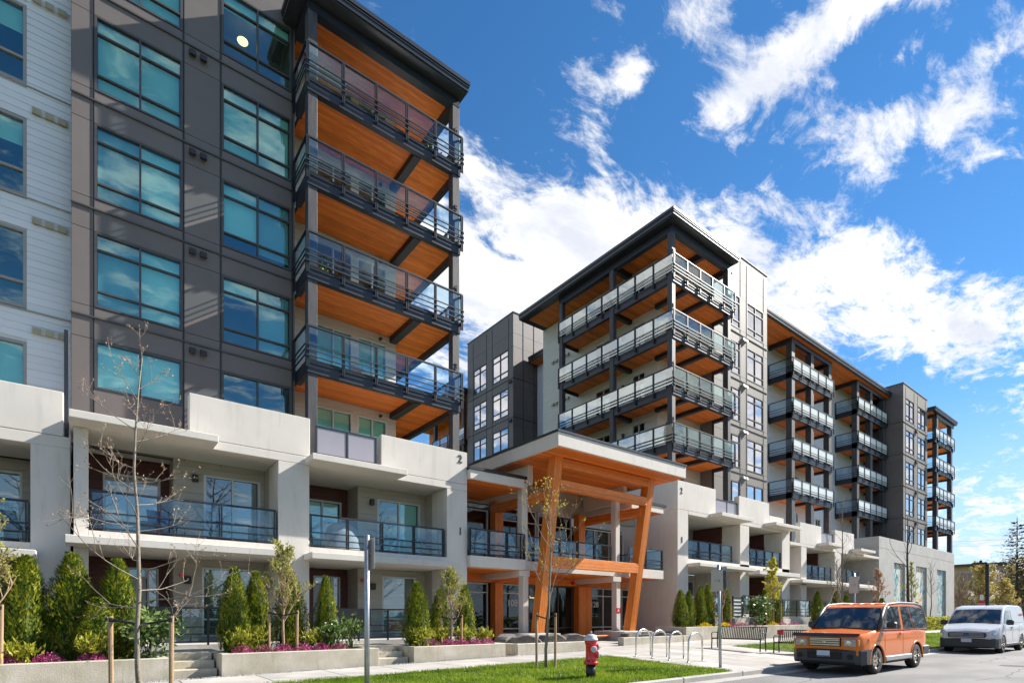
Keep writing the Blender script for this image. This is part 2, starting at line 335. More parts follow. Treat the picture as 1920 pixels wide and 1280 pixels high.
def face_text(x, y, z):                     # text standing upright and facing -Y
    return Matrix.Translation((x, y, z)) @ Matrix.Rotation(R(90), 4, 'X')
class Face:
    """a wall plane: 'Y' faces -Y (u = X), 'X' faces -X (u = Y); n counts outwards"""
    def __init__(s, axis, plane): s.a = axis; s.p = plane
    def box(s, b, u0, u1, n0, n1, z0, z1):
        if s.a == 'Y': b.box(u0, u1, s.p-n1, s.p-n0, z0, z1)
        else: b.box(s.p-n1, s.p-n0, u0, u1, z0, z1)
        return b
    def pt(s, u, n, z): return (u, s.p-n, z) if s.a == 'Y' else (s.p-n, u, z)
    def wedge(s, b, u0, u1, z0, z1, nb=.022, nt=.006):
        P = s.pt
        vs = [P(u0, -.02, z0), P(u1, -.02, z0), P(u1, nb, z0), P(u0, nb, z0), P(u0, -.02, z1), P(u1, -.02, z1), P(u1, nt, z1), P(u0, nt, z1)]
        b.add(vs, [(0,3,2,1),(4,5,6,7),(0,1,5,4),(1,2,6,5),(2,3,7,6),(3,0,4,7)])
def spans(u0, u1, z0, z1, ops):
    """parts of [u0,u1] left free by the openings that meet the strip z0..z1"""
    cuts = sorted((max(a, u0), min(b, u1)) for a, b, c, d in ops if c < z1-.02 and d > z0+.02 and b > u0 and a < u1)
    res = []; x = u0
    for a, b in cuts:
        if a > x+.01: res.append((x, a))
        x = max(x, b)
    if x < u1-.01: res.append((x, u1))
    return res
def siding(F, parent, u0, u1, z0, z1, m, ops=(), pitch=.2, single=True, name='siding_board'):
    """lap siding; board by board where the boards can be told apart"""
    bk = MB()
    zs = sorted({z0, z1, *[z for o in ops for z in o[2:4] if z0 < z < z1]})
    for a, b in zip(zs, zs[1:]):
        for s, e in spans(u0, u1, a, b, ops): F.box(bk, s, e, -.12, -.021, a, b)
    wall = bk.build('wall', m, parent)
    all_ = MB(); z = z0
    while z < z1-.02:
        t = min(z+pitch, z1)
        for s, e in spans(u0, u1, z, t, ops):
            if single: b = MB(); F.wedge(b, s, e, z, t-.003); b.build(name, m, wall)
            else: F.wedge(all_, s, e, z, t-.003)
        z = t
    if not single: o = all_.build('siding', m, wall)
    return wall
def window(F, parent, u0, u1, z0, z1, cols=(.5,), rows=(), fm='frame_bronze', gm='window_glass', blind=None, fw=.055, depth=1.8, room='interior', name='window', open_cols=()):
    b = MB()
    F.box(b, u0, u1, -.10, .02, z0, z0+fw); F.box(b, u0, u1, -.10, .02, z1-fw, z1)
    F.box(b, u0, u0+fw, -.10, .018, z0+fw, z1-fw); F.box(b, u1-fw, u1, -.10, .018, z0+fw, z1-fw)
    us = [u0+fw]+[u0+(u1-u0)*c for c in cols]+[u1-fw]; zs = [z0+fw]+[z0+(z1-z0)*r for r in rows]+[z1-fw]
    h = fw*.42
    for u in us[1:-1]: F.box(b, u-h, u+h, -.09, .016, z0+fw, z1-fw)
    for i in range(len(us)-1):
        for z in zs[1:-1]: F.box(b, us[i]+(h if i else 0), us[i+1]-(h if i < len(us)-2 else 0), -.088, .013, z-h, z+h)
    w = b.build(name, fm, parent)
    for i in range(len(us)-1):
        for j in range(len(zs)-1):
            g = MB(); F.box(g, us[i]+.004, us[i+1]-.004, -.055, -.045, zs[j]+.004, zs[j+1]-.004); g.build('pane', gm, w)
    if blind:
        for i in range(len(us)-1):
            k = blind[i % len(blind)]
            if not k: continue
            frac, bm = k; zb = z1-fw-(z1-z0-2*fw)*frac
            g = MB()
            if bm == 'blind_slats':
                n = max(3, int((z1-fw-zb)/.05)); st = (z1-fw-zb)/n
                for q in range(n):
                    a = zb+q*st
                    P = F.pt
                    g.add([P(us[i]+.02, -.17, a), P(us[i+1]-.02, -.17, a), P(us[i+1]-.02, -.145, a+st*.82), P(us[i]+.02, -.145, a+st*.82)], [(0,1,2,3)])
                g.build('blind', 'blind_white', w)
            else:
                F.box(g, us[i]+.015, us[i+1]-.015, -.16, -.15, zb, z1-fw); g.build('blind', bm, w)
    if depth:
        g = MB(); P = F.pt; a, c_, z_, t = u0-.05, u1+.05, z0-.25, z1+.1; d0, d1 = -.125, -depth
        g.add([P(a,d0,z_),P(c_,d0,z_),P(c_,d0,t),P(a,d0,t),P(a,d1,z_),P(c_,d1,z_),P(c_,d1,t),P(a,d1,t)], [(4,5,6,7),(0,1,5,4),(1,2,6,5),(2,3,7,6),(3,0,4,7)])
        g.build('room', room, w)
    return w
def railing(parent, p0, p1, z, n, out, gm='railing_glass', h=1.07, drop=.30, bars=(.42, .24, .06), rm='dark_metal', ends=(True, True), glass_on=True, thick=1.0, gz=.08):
    """one straight run of railing from p0 to p1 (x, y); `out` is the unit vector pointing away from the deck"""
    p0 = Vector((*p0, 0)); p1 = Vector((*p1, 0)); d = p1-p0; Ln = d.length; t = d/Ln; o = Vector((*out, 0)); t_ = .022*thick
    def bar(b, a0, a1, z0, z1, n0, n1):
        q = [p0+t*a0+o*n0, p0+t*a1+o*n0, p0+t*a1+o*n1, p0+t*a0+o*n1]
        b.add([(v.x, v.y, z0) for v in q]+[(v.x, v.y, z1) for v in q], [(0,3,2,1),(4,5,6,7),(0,1,5,4),(1,2,6,5),(2,3,7,6),(3,0,4,7)])
    b = MB(); bar(b, -.02, Ln+.02, z+h-.05, z+h, -.035, .035); b.build('top_rail', rm, parent)
    for q in bars: b = MB(); bar(b, -.05, Ln+.05, z+q-.016, z+q+.016, .037, .069); b.build('railing_bar', rm, parent)
    for k in range(n+1):
        if (k == 0 and not ends[0]) or (k == n and not ends[1]): continue
        a = Ln*k/n; b = MB()
        bar(b, a-.045, a-.015, z-drop, z+h-.052, -.03, .035); bar(b, a+.015, a+.045, z-drop, z+h-.052, -.03, .035)
        b.build('railing_post', rm, parent)
    if glass_on:
        for k in range(n):
            b = MB(); bar(b, Ln*k/n+.05, Ln*(k+1)/n-.05, z+gz, z+h-.055, -.012, 0); b.build('glass_panel', gm, parent)
def digit(parent, s, x, y, z, size):
    text_mesh(s, size, .012, 'floor_number', 'black_print', face_text(x, y, z), parent)
# ================================================================== LEFT BUILDING
rnd = random.Random(4)
LB = thing('apartment_building', 'dark panelled six storey apartment block with timber balcony stack, filling the left of the picture', 'building', (5.5, 20, 0))
def bx(name, m, parent, *a, c=0):
    b = MB(); (b.cbox(*a, c=c) if c else b.box(*a)); return b.build(name, m, parent)
DECKS = [18.95, 15.9, 12.85, 9.8]
BLL = {0: [(1, 'blind_slats'), (.95, 'blind_slats')], 1: [(1, 'blind_slats'), (1, 'blind_slats')], 2: [(1, 'blind_grey'), (1, 'blind_white')], 3: [(1, 'blind_grey'), (1, 'blind_white')], 4: [(1, 'blind_white'), (1, 'blind_white')]}
BLR = {0: [(.22, 'blind_white'), (.2, 'blind_white')], 1: [(1, 'blind_slats'), (1, 'blind_slats')], 2: [(.75, 'blind_white'), (.9, 'blind_grey')], 3: [(.25, 'blind_white'), (1, 'blind_grey')], 4: None}
def panel_bay(parent, F, u, dz, wins, m, trim_m, z_low, z_top, levels, singles=True, vents=True, gm='window_glass', blinds=None, side=None, vent_m='vent_dark'):
    """rainscreen bay: u = panel joints across, wins = indices of the columns with windows, levels = deck heights"""
    back = MB(); g = .008
    # rows of panels: spandrel, band and storey
    rows = []; z = z_low
    ed = [z_low]
    for f in sorted(levels):
        for zz in (f-.55, f+.06, f+.35): 
            if zz > z_low+.05: ed.append(zz)
    ed += [max(levels)+2.5, max(levels)+3.55, z_top]
    ed = sorted(set(round(e, 3) for e in ed if e <= z_top))
    ops = []
    for i in wins:
        for f in levels:
            z0, z1 = f+.36, f+2.49
            if f < z_low+.8: z0 = f+1.12
            ops.append((u[i]+.03, u[i+1]-.03, z0, z1, f))
    o4 = [o[:4] for o in ops]
    zz = sorted({z_low, z_top, *[z for o in o4 for z in o[2:4]]})
    for a, b in zip(zz, zz[1:]):
        for s, e in spans(u[0], u[-1], a, b, o4): F.box(back, s+.001, e-.001, -.16, -.03, a, b)
    wall = back.build('wall', 'panel_reveal', parent)
    for i in range(len(u)-1):
        for a, b in zip(ed, ed[1:]):
            cuts = [(a, b)]
            for o in o4:
                if o[0] < u[i+1]-.05 and o[1] > u[i]+.05:
                    nc = []
                    for p, q in cuts:
                        if o[2] < q-.03 and o[3] > p+.03:
                            if o[2] > p+.06: nc.append((p, o[2]))
                            if o[3] < q-.06: nc.append((o[3], q))
                        else: nc.append((p, q))
                    cuts = nc
            for p, q in cuts:
                k = MB(); F.box(k, u[i]+g, u[i+1]-g, -.03, 0, p+g, q-g); k.build('panel', m, wall)
    for f in levels:
        k = MB(); F.box(k, u[0]-.02, u[-1]+.02, 0, .045, f+.035, f+.075); k.build('flashing', trim_m, wall)
    for uu in (u[1:-1] if singles else []):
        k = MB(); F.box(k, uu-.028, uu-.012, 0, .016, z_low, z_top-.3); F.box(k, uu+.012, uu+.028, 0, .016, z_low, z_top-.3); k.build('corner_trim', trim_m, wall)
    k = MB(); F.box(k, u[0]-.03, u[-1]+.03, -.2, .04, z_top, z_top+.06); k.build('parapet_cap', trim_m, wall)
    for n, o in enumerate(ops):
        short = o[4] < z_low+.8
        bl = blinds(n, o[4]) if blinds else None
        window(F, parent, o[0], o[1], o[2], o[3], (.5,), () if short else (.22, .77), 'frame_bronze', gm, bl, depth=1.6)
    return wall
bayF = Face('Y', 19.4)
def lb_bl(n, f):
    k = {18.95: 0, 15.9: 1, 12.85: 2, 9.8: 3, 6.75: 4}[f]
    return (BLL if n < 5 else BLR)[k]
panel_bay(LB, bayF, [-.37, .12, 2.31, 3.33, 5.52, 5.61], 0, (1, 3), 'dark_panel', 'frame_bronze', 6.2, 24.1, DECKS+[6.75], blinds=lb_bl)
bx('bay_core', 'panel_reveal', LB, -.33, 5.59, 21.3, 30, 6.2, 24.0)
bx('roof', 'roof_membrane', LB, -.36, 5.6, 19.6, 30, 23.9, 24.05)
bx('bay_return_wall', 'dark_panel', LB, 5.45, 5.60, 19.56, 20.5, 6.2, 24.0)
bx('bay_return_wall', 'dark_panel', LB, -.36, -.2, 19.56, 21.3, 6.2, 24.0)
# round ceiling lamp seen in the top window
b = MB(); b.lathe([(.02, -.03), (.15, -.03), (.17, 0), (.02, .02)], 20, c=(4.15, 20.3, 20.95)); b.build('ceiling_lamp', 'lamp_glow', LB)
# exhaust hoods
def hood(parent, F, u, z, m='vent_dark', w=.17):
    b = MB(); P = F.pt
    for k in (0, w*1.75):
        a, c = u+k, u+k+w
        b.add([P(a,0,z),P(c,0,z),P(c,.16,z-.06),P(a,.16,z-.06),P(a,0,z+.17),P(c,0,z+.17),P(c,.12,z+.12),P(a,.12,z+.12)], [(0,3,2,1),(4,5,6,7),(0,1,5,4),(1,2,6,5),(2,3,7,6),(3,0,4,7)])
    return b.build('exhaust_hood', m, parent)
for z in (18.72, 15.67, 12.62, 9.57): hood(LB, bayF, 2.46, z)
# ---- white lap siding wing at the far left
sF = Face('Y', 19.9)
wops = [(-2.75, -1.32, z0, z1) for z0, z1 in ((18.95, 21.1), (15.9, 18.06), (12.85, 14.98), (9.82, 11.95), (7.0, 8.91))]
siding(sF, LB, -12, -.37, 6.0, 22.0, 'white_siding', wops, .2)
for k, o in enumerate(wops):
    window(sF, LB, *o, (.5,), (.33,) if k < 4 else (), 'frame_tan', 'window_glass', [(1, 'blind_slats')] if k == 4 else ([(.3, 'blind_slats')] if k < 3 else None), fw=.075)
for z in (18.25, 15.2, 12.2, 9.2):
    b = MB(); sF.box(b, -1.22, -.44, .005, .05, z, z+.16); v = b.build('vent_strip', 'vent_white', LB)
    for k in range(3):
        b = MB(); sF.box(b, -1.2+k*.27, -1.02+k*.27, .05, .11, z-.02, z+.13); b.build('vent_louvre', 'vent_tan', v)
for z in (9.75, 12.82, 15.86, 18.9):
    b = MB(); sF.box(b, -12, -.38, .02, .05, z, z+.03); b.build('flashing', 'frame_tan', LB)
bx('wing_core', 'interior_dark', LB, -12, -.4, 21.8, 30, 0, 22)
# ---- balcony stack
def stack_left(z, top=False):
    b = MB()
    b.box(5.80, 11.27, 18.27, 20.38, z-.20, z); b.box(9.86, 11.27, 20.38, 24, z-.20, z)
    b.box(5.62, 11.45, 18.07, 18.27, z-.42, z+.01); b.box(11.27, 11.45, 18.27, 24, z-.42, z+.01); b.box(5.62, 5.80, 18.27, 19.36, z-.42, z+.01)
    b.box(9.56, 9.84, 18.27, 20.38, z-.44, z-.2); b.box(5.60, 11.47, 18.04, 18.07, z-.12, z-.07)
    bal = b.build('balcony', 'dark_metal', LB)
    s = MB(); s.box(5.802, 9.55, 18.272, 20.37, z-.222, z-.202); s.build('soffit', 'clt_soffit', bal)
    s = MB(); s.box(9.85, 11.265, 18.272, 23.99, z-.222, z-.202); s.build('soffit', 'clt_soffit', bal)
    s = MB(); s.box(5.82, 11.25, 18.29, 20.37, z+.001, z+.012); s.box(9.87, 11.25, 20.371, 23.9, z+.001, z+.012); s.build('deck_surface', 'decking', bal)
    railing(bal, (5.6, 18.0), (11.47, 18.0), z, 5, (0, -1))
    railing(bal, (5.57, 18.03), (5.57, 19.34), z, 1, (-1, 0), ends=(False, True))
    railing(bal, (11.5, 18.03), (11.5, 23.9), z, 5, (1, 0), ends=(False, True))
    return bal
for z in DECKS: stack_left(z)
# top soffit and roof
ROOFZ = 21.93
def roof_edge(parent, x0, x1, y0, y1, zt):
    """flat roof slab with stepped metal fascia"""
    b = MB(); b.box(x0, x1, y0, y1, zt-.14, zt); b.box(x0+.05, x1-.05, y0+.05, y1, zt-.36, zt-.14); b.box(x0+.10, x1-.10, y0+.10, y1, zt-.42, zt-.36); b.box(x0+.02, x1-.02, y0+.02, y1, zt-.22, zt-.19)
    return b.build('roof', 'roof_metal', parent)
r_ = roof_edge(LB, 5.15, 11.6, 17.6, 26, ROOFZ)
b = MB(); b.box(5.75, 11.3, 18.2, 25.9, ROOFZ-.45, ROOFZ-.421); b.build('soffit', 'clt_soffit', r_)
b = MB(); b.box(5.62, 11.42, 18.1, 18.4, 21.2, 21.479); b.box(11.13, 11.42, 18.4, 24, 21.2, 21.479); b.box(5.62, 5.9, 18.4, 19.4, 21.2, 21.479); b.build('roof_beam', 'dark_metal', r_)
b = MB()
for x in (5.64, 11.12): 
    b = MB(); b.cbox(x, x+.31, 18.11, 18.42, 6.3, 21.2, c=.012); b.build('post', 'timber_dark', LB)
bx('post', 'timber_dark', LB, 11.12, 11.43, 23.7, 24.0, 6.3, 21.2)
# wall behind the balconies, board by board, with two glazed doors on each storey
wF = Face('Y', 20.4)
ops = []
for z in DECKS+[6.75]: ops += [(6.55, 8.03, z+.02, z+2.5), (8.22, 9.46, z+.02, z+2.5)]
for i, z in enumerate(DECKS+[6.75]):
    siding(wF, LB, 5.6, 9.84, z-.2, z+2.83, 'pale_siding', ops, .2)
for n, o in enumerate(ops):
    window(wF, LB, *o, (.5,), (), 'frame_white', 'window_glass', [(.55 if n >= 6 else .0, 'blind_white')] if n >= 6 else None, fw=.06, name='balcony_door', depth=2.0)
bx('corner_wall', 'pale_siding', LB, 9.66, 9.84, 20.53, 26, 6.2, 21.5)
bx('core', 'interior_dark', LB, 5.62, 9.64, 22.6, 30, 0, 21.5)
for i, s in enumerate('6543'): digit(LB, s, 11.27, 18.095, [20.15, 17.12, 14.05, 11.0][i], .34)
b = MB()
for z in DECKS+[6.75]: 
    b = MB(); b.lathe([(.0, -.1), (.06, -.1), (.06, 0), (0, 0)], 10, 'y', (9.15, 20.37, z+2.62)); b.build('wall_light', 'vent_dark', LB)
# ---- concrete podium
PC = 'concrete_white'
def podium_piece(name, *a, m=PC, c=.012, parent=None): return bx(name, m, parent or LB, *a, c=c)
for x0, x1, y1 in ((-.29, .01, 18.1), (4.62, 5.56, 18.78), (10.62, 11.52, 18.82)): podium_piece('pillar', x0, x1, 17.7, y1, 0, 6.245)
b = MB(); b.cbox(-.37, 11.52, 17.7, 18.05, 6.25, 6.5, c=.012); b.build('beam', PC, LB)
podium_piece('balcony_slab', -.37, 11.52, 18.051, 20.35, 6.255, 6.6, c=0)
podium_piece('parapet', 2.25, 5.58, 17.702, 18.05, 6.512, 7.73); podium_piece('parapet', 8.0, 11.52, 17.702, 18.05, 6.512, 7.73)
podium_piece('canopy_slab', -.37, 2.85, 16.9, 17.699, 6.25, 6.44); podium_piece('canopy_slab', 5.41, 8.6, 16.9, 17.699, 6.25, 6.44)
podium_piece('ledge_slab', -.44, 4.73, 16.9, 17.699, 3.22, 3.42); podium_piece('ledge_slab', 5.39, 10.6, 16.9, 17.699, 3.22, 3.42)
for x0, x1 in ((.011, 4.619), (5.561, 10.619)):
    podium_piece('floor_slab', x0, x1, 17.701, 20.36, 3.225, 3.66, c=0)
digit(LB, '2', 11.2, 17.69, 7.30, .42); digit(LB, '1', 11.2, 17.69, 4.55, .42)
# frosted guard between the parapets
b = MB(); b.box(5.75, 7.85, 17.72, 17.78, 7.53, 7.58); b.box(5.75, 7.85, 17.72, 17.78, 6.66, 6.70)
for x in (5.75, 6.77, 7.79): b.box(x, x+.06, 17.725, 17.775, 6.44, 7.53)
g = b.build('guard_rail', 'dark_metal', LB)
for x0, x1 in ((5.83, 6.75), (6.85, 7.77)): b = MB(); b.box(x0, x1, 17.74, 17.76, 6.71, 7.52); b.build('glass_panel', 'frosted', g)
# railings of the first storey
for x0, x1, n in ((.03, 4.55, 3), (5.6, 10.5, 4)):
    b = MB(); b.box(x0, x1, 17.72, 17.80, 3.655, 3.68); rr = b.build('balcony_railing', 'dark_metal', LB)
    railing(rr, (x0, 17.76), (x1, 17.76), 3.66, n, (0, -1), drop=0, bars=(.48, .26, .07), h=1.06)
# walls behind: beige bays and recessed red ones, first storey and ground
eF, dF = Face('Y', 19.4), Face('Y', 20.4)
for zf, zc in ((3.66, 6.25), (.70, 3.22)):
    g = zf < 2
    for x0, x1, dx0, dx1, rx0, rx1, bl in ((2.05, 4.62, 2.85, 4.5, .35, 1.8, 0), (7.85, 10.62, 8.6, 10.4, 6.35, 7.6, 1)):
        if g: o = [(dx0-.05+(.25 if bl else 0), dx1-(.2 if bl else .1), zf+.12, zf+2.28)]
        else: o = [(dx0, dx1, zf+.03, zf+2.22)]
        siding(eF, LB, x0, x1, zf, zc, 'beige_siding', o, .2)
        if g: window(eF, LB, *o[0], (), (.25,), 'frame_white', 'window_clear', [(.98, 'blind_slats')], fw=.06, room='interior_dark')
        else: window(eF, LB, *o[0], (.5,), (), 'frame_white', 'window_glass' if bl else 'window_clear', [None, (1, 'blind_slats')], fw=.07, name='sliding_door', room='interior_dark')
        siding(Face('X', x0), LB, 19.44, 20.38, zf, zc, 'beige_siding', (), .2)
        # recess
        rl = .011 if not bl else 5.561
        if g: o = [(rx0+.2, rx1-.05, zf+.01, zf+2.25)]
        else: o = [(rx0, rx1, zf+.03, zf+2.1)]
        siding(dF, LB, rl, x0, zf, zc, 'red_siding', o, .2)
        if g:
            x_0, x_1, z_0, z_1 = o[0]
            b = MB(); b.cbox(x_0, x_1-.32, 20.42, 20.47, z_0, z_1-.32, c=.01); d = b.build('front_door', 'door_paint', LB)
            b = MB(); b.box(x_0+.32, x_0+.55, 20.405, 20.419, z_0+.55, z_1-.75); b.build('pane', 'window_clear', d)
            b = MB(); b.box(x_0+.27, x_0+.60, 20.412, 20.4195, z_0+.5, z_1-.7); b.build('pane_frame', 'frame_white', d)
            b = MB(); b.box(x_0+.07, x_0+.10, 20.36, 20.42, z_0+.9, z_0+1.15); b.build('handle', 'steel', d)
            window(dF, LB, x_0, x_1-.3, z_1-.31, z_1, (), (), 'frame_white', 'window_glass', None, fw=.05, name='transom', room='interior_dark')
            window(dF, LB, x_1-.3, x_1, z_0, z_1, (), (), 'frame_white', 'window_clear', None, fw=.05, name='sidelight', room='interior_dark')
            bx('door_threshold', 'concrete_grey', LB, x_0-.05, x_1, 20.2, 20.39, zf-.02, zf+.02)
            b = MB(); b.cbox(x1-2.3, x1-2.12, 19.25, 19.37, zf+1.75, zf+1.98, c=.02); b.build('wall_lantern', 'vent_dark', LB)
        else:
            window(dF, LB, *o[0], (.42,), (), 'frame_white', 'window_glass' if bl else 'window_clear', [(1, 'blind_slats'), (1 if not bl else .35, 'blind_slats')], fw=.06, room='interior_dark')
            b = MB(); b.cbox(dx0-.32, dx0-.16, 19.24, 19.37, zf+1.93, zf+2.15, c=.02); b.build('wall_lantern', 'vent_dark', LB)
bx('patio_slab', 'concrete_grey', LB, -.3, 11.5, 16.25, 20.35, .2, .70)
bx('core', 'interior_dark', LB, 0, 11.4, 22.6, 30, 0, 6.2)
b = MB(); b.lathe([(0, -.14), (.07, -.14), (.07, 0), (0, 0)], 12, 'y', (2.25, 19.36, 2.72)); b.build('alarm_bell', 'red_paint', LB)
b = MB(); b.lathe([(0, -.14), (.07, -.14), (.07, 0), (0, 0)], 12, 'y', (8.02, 19.36, 2.78)); b.build('alarm_bell', 'red_paint', LB)
bx('party_wall', 'beige_siding', LB, -.3, .01, 18.11, 20.38, .7, 6.24); bx('party_wall', 'beige_siding', LB, 4.63, 5.55, 18.79, 22.5, .7, 6.24); bx('party_wall', 'beige_siding', LB, 10.63, 11.50, 18.83, 22.5, .0, 6.24)
# ---- left wing podium
W = 'concrete_grey'
b = MB(); b.cbox(-12, -.50, 18.2, 18.5, 6.08, 7.21, c=.012); b.build('parapet', PC, LB)
b = MB(); b.cbox(-12, -.36, 18.202, 18.5, 5.78, 6.07, c=.012); b.build('beam', PC, LB)
b = MB(); b.cbox(-1.14, -.36, 18.204, 18.9, 0, 5.78, c=.012); b.build('pillar', PC, LB)
podium_piece('balcony_slab', -12, -.37, 18.5, 20.2, 5.8, 6.05, c=0)
podium_piece('ledge_slab', -12, -1.0, 17.5, 18.199, 2.85, 3.06); podium_piece('floor_slab', -12, -1.141, 18.21, 20.35, 2.86, 3.3, c=0)
rr = bx('balcony_railing', 'dark_metal', LB, -12, -1.2, 18.22, 18.3, 3.29, 3.32)
railing(rr, (-4.3, 18.26), (-1.2, 18.26), 3.3, 2, (0, -1), drop=0, bars=(.48, .26, .07), h=1.06)
o = [(-3.4, -1.45, 3.33, 5.45)]
siding(dF, LB, -12, -1.141, 3.3, 5.8, 'beige_siding', o, .2)
window(dF, LB, *o[0], (.5,), (), 'frame_white', 'window_clear', [(1, 'blind_slats')], room='interior_dark')
bx('wall', 'beige_siding', LB, -12, -1.141, 20.3, 20.5, 0, 2.85)
b = MB(); b.cbox(-.50, -.40, 18.6, 18.7, 5.4, 9, c=.01); b.tube([(-.42, 17.95, 3.1), (-.42, 17.95, 2.3)], .05, 8); b.build('downpipe', 'dark_metal', LB)
# ================================================================== RIGHT BUILDING
RB = thing('apartment_building', 'long grey apartment block with a wrap-around corner balcony tower, right of the entrance', 'building', (30, 21, 0))
DZ = 1.06
RD = [20.01, 16.96, 13.91, 10.86]
def stack_corner(z):
    b = MB()
    b.box(25.2, 30.86, 18.27, 20.38, z-.2, z); b.box(25.2, 26.68, 20.38, 27.0, z-.2, z)
    b.box(25.0, 31.04, 18.07, 18.27, z-.42, z+.01); b.box(30.86, 31.04, 18.27, 19.36, z-.42, z+.01)
    b.box(25.0, 25.2, 18.27, 27.1, z-.42, z+.01); b.box(25.2, 26.68, 27.0, 27.1, z-.42, z+.01)
    b.box(25.2, 26.68, 22.3, 22.55, z-.44, z-.2); b.box(28.2, 28.45, 18.27, 20.38, z-.44, z-.2); b.box(26.4, 26.66, 18.27, 20.38, z-.44, z-.2)
    b.box(24.97, 31.05, 18.04, 18.07, z-.12, z-.07); b.box(24.97, 25.0, 18.04, 27.1, z-.12, z-.07)
    bal = b.build('balcony', 'dark_metal', RB)
    for a in ((25.202, 26.39, 18.272, 20.37), (26.67, 28.19, 18.272, 20.37), (28.46, 30.85, 18.272, 20.37), (25.202, 26.67, 20.372, 22.29), (25.202, 26.67, 22.56, 26.99)):
        s = MB(); s.box(*a, z-.222, z-.202); s.build('soffit', 'clt_soffit', bal)
    s = MB(); s.box(25.22, 30.84, 18.29, 20.37, z+.001, z+.012); s.box(25.22, 26.67, 20.371, 26.98, z+.001, z+.012); s.build('deck_surface', 'decking', bal)
    railing(bal, (24.96, 18.0), (31.04, 18.0), z, 5, (0, -1), gm='railing_pale')
    railing(bal, (24.93, 18.03), (24.93, 27.1), z, 7, (-1, 0), gm='railing_pale', ends=(False, True))
for z in RD: stack_corner(z)
RZ = 23.1
r_ = roof_edge(RB, 24.4, 31.0, 17.6, 30.8, RZ)
b = MB(); b.box(25.0, 30.85, 18.15, 30.3, RZ-.45, RZ-.421); b.build('soffit', 'clt_soffit', r_)
b = MB(); b.box(24.95, 31.0, 18.1, 18.4, 22.28, 22.645); b.box(24.95, 25.25, 18.4, 27.1, 22.28, 22.645); b.box(25.25, 26.68, 22.3, 22.55, 22.28, 22.645); b.box(28.2, 28.45, 18.4, 20.38, 22.28, 22.645); b.box(30.7, 31, 18.4, 19.4, 22.28, 22.645); b.build('roof_beam', 'dark_metal', r_)
for x, y in ((24.95, 18.11), (24.95, 22.3), (24.95, 26.78), (30.45, 18.11)):
    b = MB(); b.cbox(x, x+.31, y, y+.31, 7.25, 22.28, c=.012); b.build('post', 'timber_dark', RB)
for i, s in enumerate('6543'): digit(RB, s, 25.08, 18.095, [21.2, 18.2, 15.1, 12.05][i], .3)
# white walls behind the corner balconies
cF, lF = Face('Y', 20.4), Face('X', 26.7)
RDK = RD+[7.81]
oy = [(27.4, 29.4, z+.02, z+2.4) for z in RDK]; ox = [(21.3, 22.3, z+.02, z+2.4) for z in RDK]+[(24.0, 25.4, z+.02, z+2.4) for z in RDK]+[(28.2, 29.0, z+.6, z+2.3) for z in RDK]
siding(cF, RB, 26.7, 31.04, 7.3, 22.6, 'pale_siding', oy, .2, single=False)
siding(lF, RB, 20.4, 30.7, 7.3, 22.6, 'pale_siding', ox, .2, single=False)
for o in oy: window(cF, RB, *o, (.5,), (), 'frame_white', 'window_clear', None, fw=.07, name='sliding_door')
for o in ox: window(lF, RB, *o, (.5,), (), 'frame_white', 'window_clear', None, fw=.06, name='balcony_door' if o[0] < 27 else 'window')
for z in RDK:
    b = MB(); b.box(26.55, 26.68, 22.9, 23.05, z+1.8, z+2.05); b.build('wall_lantern', 'vent_dark', RB)
for z in RD: 
    for y in (28.0, 29.2): hood(RB, lF, y-.1, z-.25, 'vent_tan', .2)
bx('core', 'interior_dark', RB, 28.8, 31, 22.6, 34, 7.3, 22.6)
# street bay in the lighter copy of the dark panel, sun painted into its colour
rbF = Face('Y', 19.4)
def rb_bl(n, f): return [(1, 'blind_white'), (1, 'blind_shade' if f < 15 else 'blind_white')] if n > 4 else [(1, 'blind_white')]
panel_bay(RB, rbF, [31.04, 32.1, 34.1, 34.88, 37.1, 37.6], 0, (1, 3), 'dark_panel_sunlit', 'dark_panel_sunlit', 7.3, 25.2, RD+[7.81], gm='window_right', blinds=rb_bl)
bx('bay_core', 'dark_panel_sunlit', RB, 31.06, 37.58, 21.1, 30, 7.3, 25.15)
bx('bay_return_wall', 'dark_panel', RB, 31.06, 31.2, 19.57, 21.1, 7.3, 25.15); bx('bay_return_wall', 'dark_panel', RB, 37.44, 37.58, 19.57, 21.7, 7.3, 25.15)
for z in RD: hood(RB, rbF, 34.3, z-.25, 'vent_white', .2)
# dark bay facing the courtyard
wbF, wbN = Face('X', 26.2), Face('Y', 33.7)
def wb_bl(n, f): return [(1, 'blind_white'), (1, 'blind_grey' if int(f) % 2 else 'blind_white')]
panel_bay(RB, wbF, [33.72, 34.3, 36.5, 37.3, 39.3, 40.2], 0, (1, 3), 'dark_panel', 'frame_bronze', 6.5, 25.15, RD+[7.81], gm='window_right', blinds=wb_bl)
k = panel_bay(RB, wbN, [26.2, 27.2, 28.3, 30.5], 0, (), 'dark_panel', 'frame_bronze', 6.5, 25.15, RD+[7.81])
bx('bay_core', 'panel_reveal', RB, 27.9, 30.5, 34.0, 42, 6, 25.1)
for z in RD: hood(RB, wbF, 33.85, z-.25, 'vent_dark', .12)
r2 = roof_edge(RB, 27.6, 31, 29.6, 33.6, 22.0)
b = MB(); b.box(27.75, 31, 29.8, 33.5, 21.55, 21.579); b.build('soffit', 'clt_soffit', r2)
siding(Face('X', 28.6), RB, 30.6, 33.6, 7.3, 21.6, 'white_siding', [(31.2, 31.9, z+.5, z+2.3) for z in RDK], .2, single=False)
for z in RDK: window(Face('X', 28.6), RB, 31.2, 31.9, z+.5, z+2.3, (), (), 'frame_bronze', 'window_right')
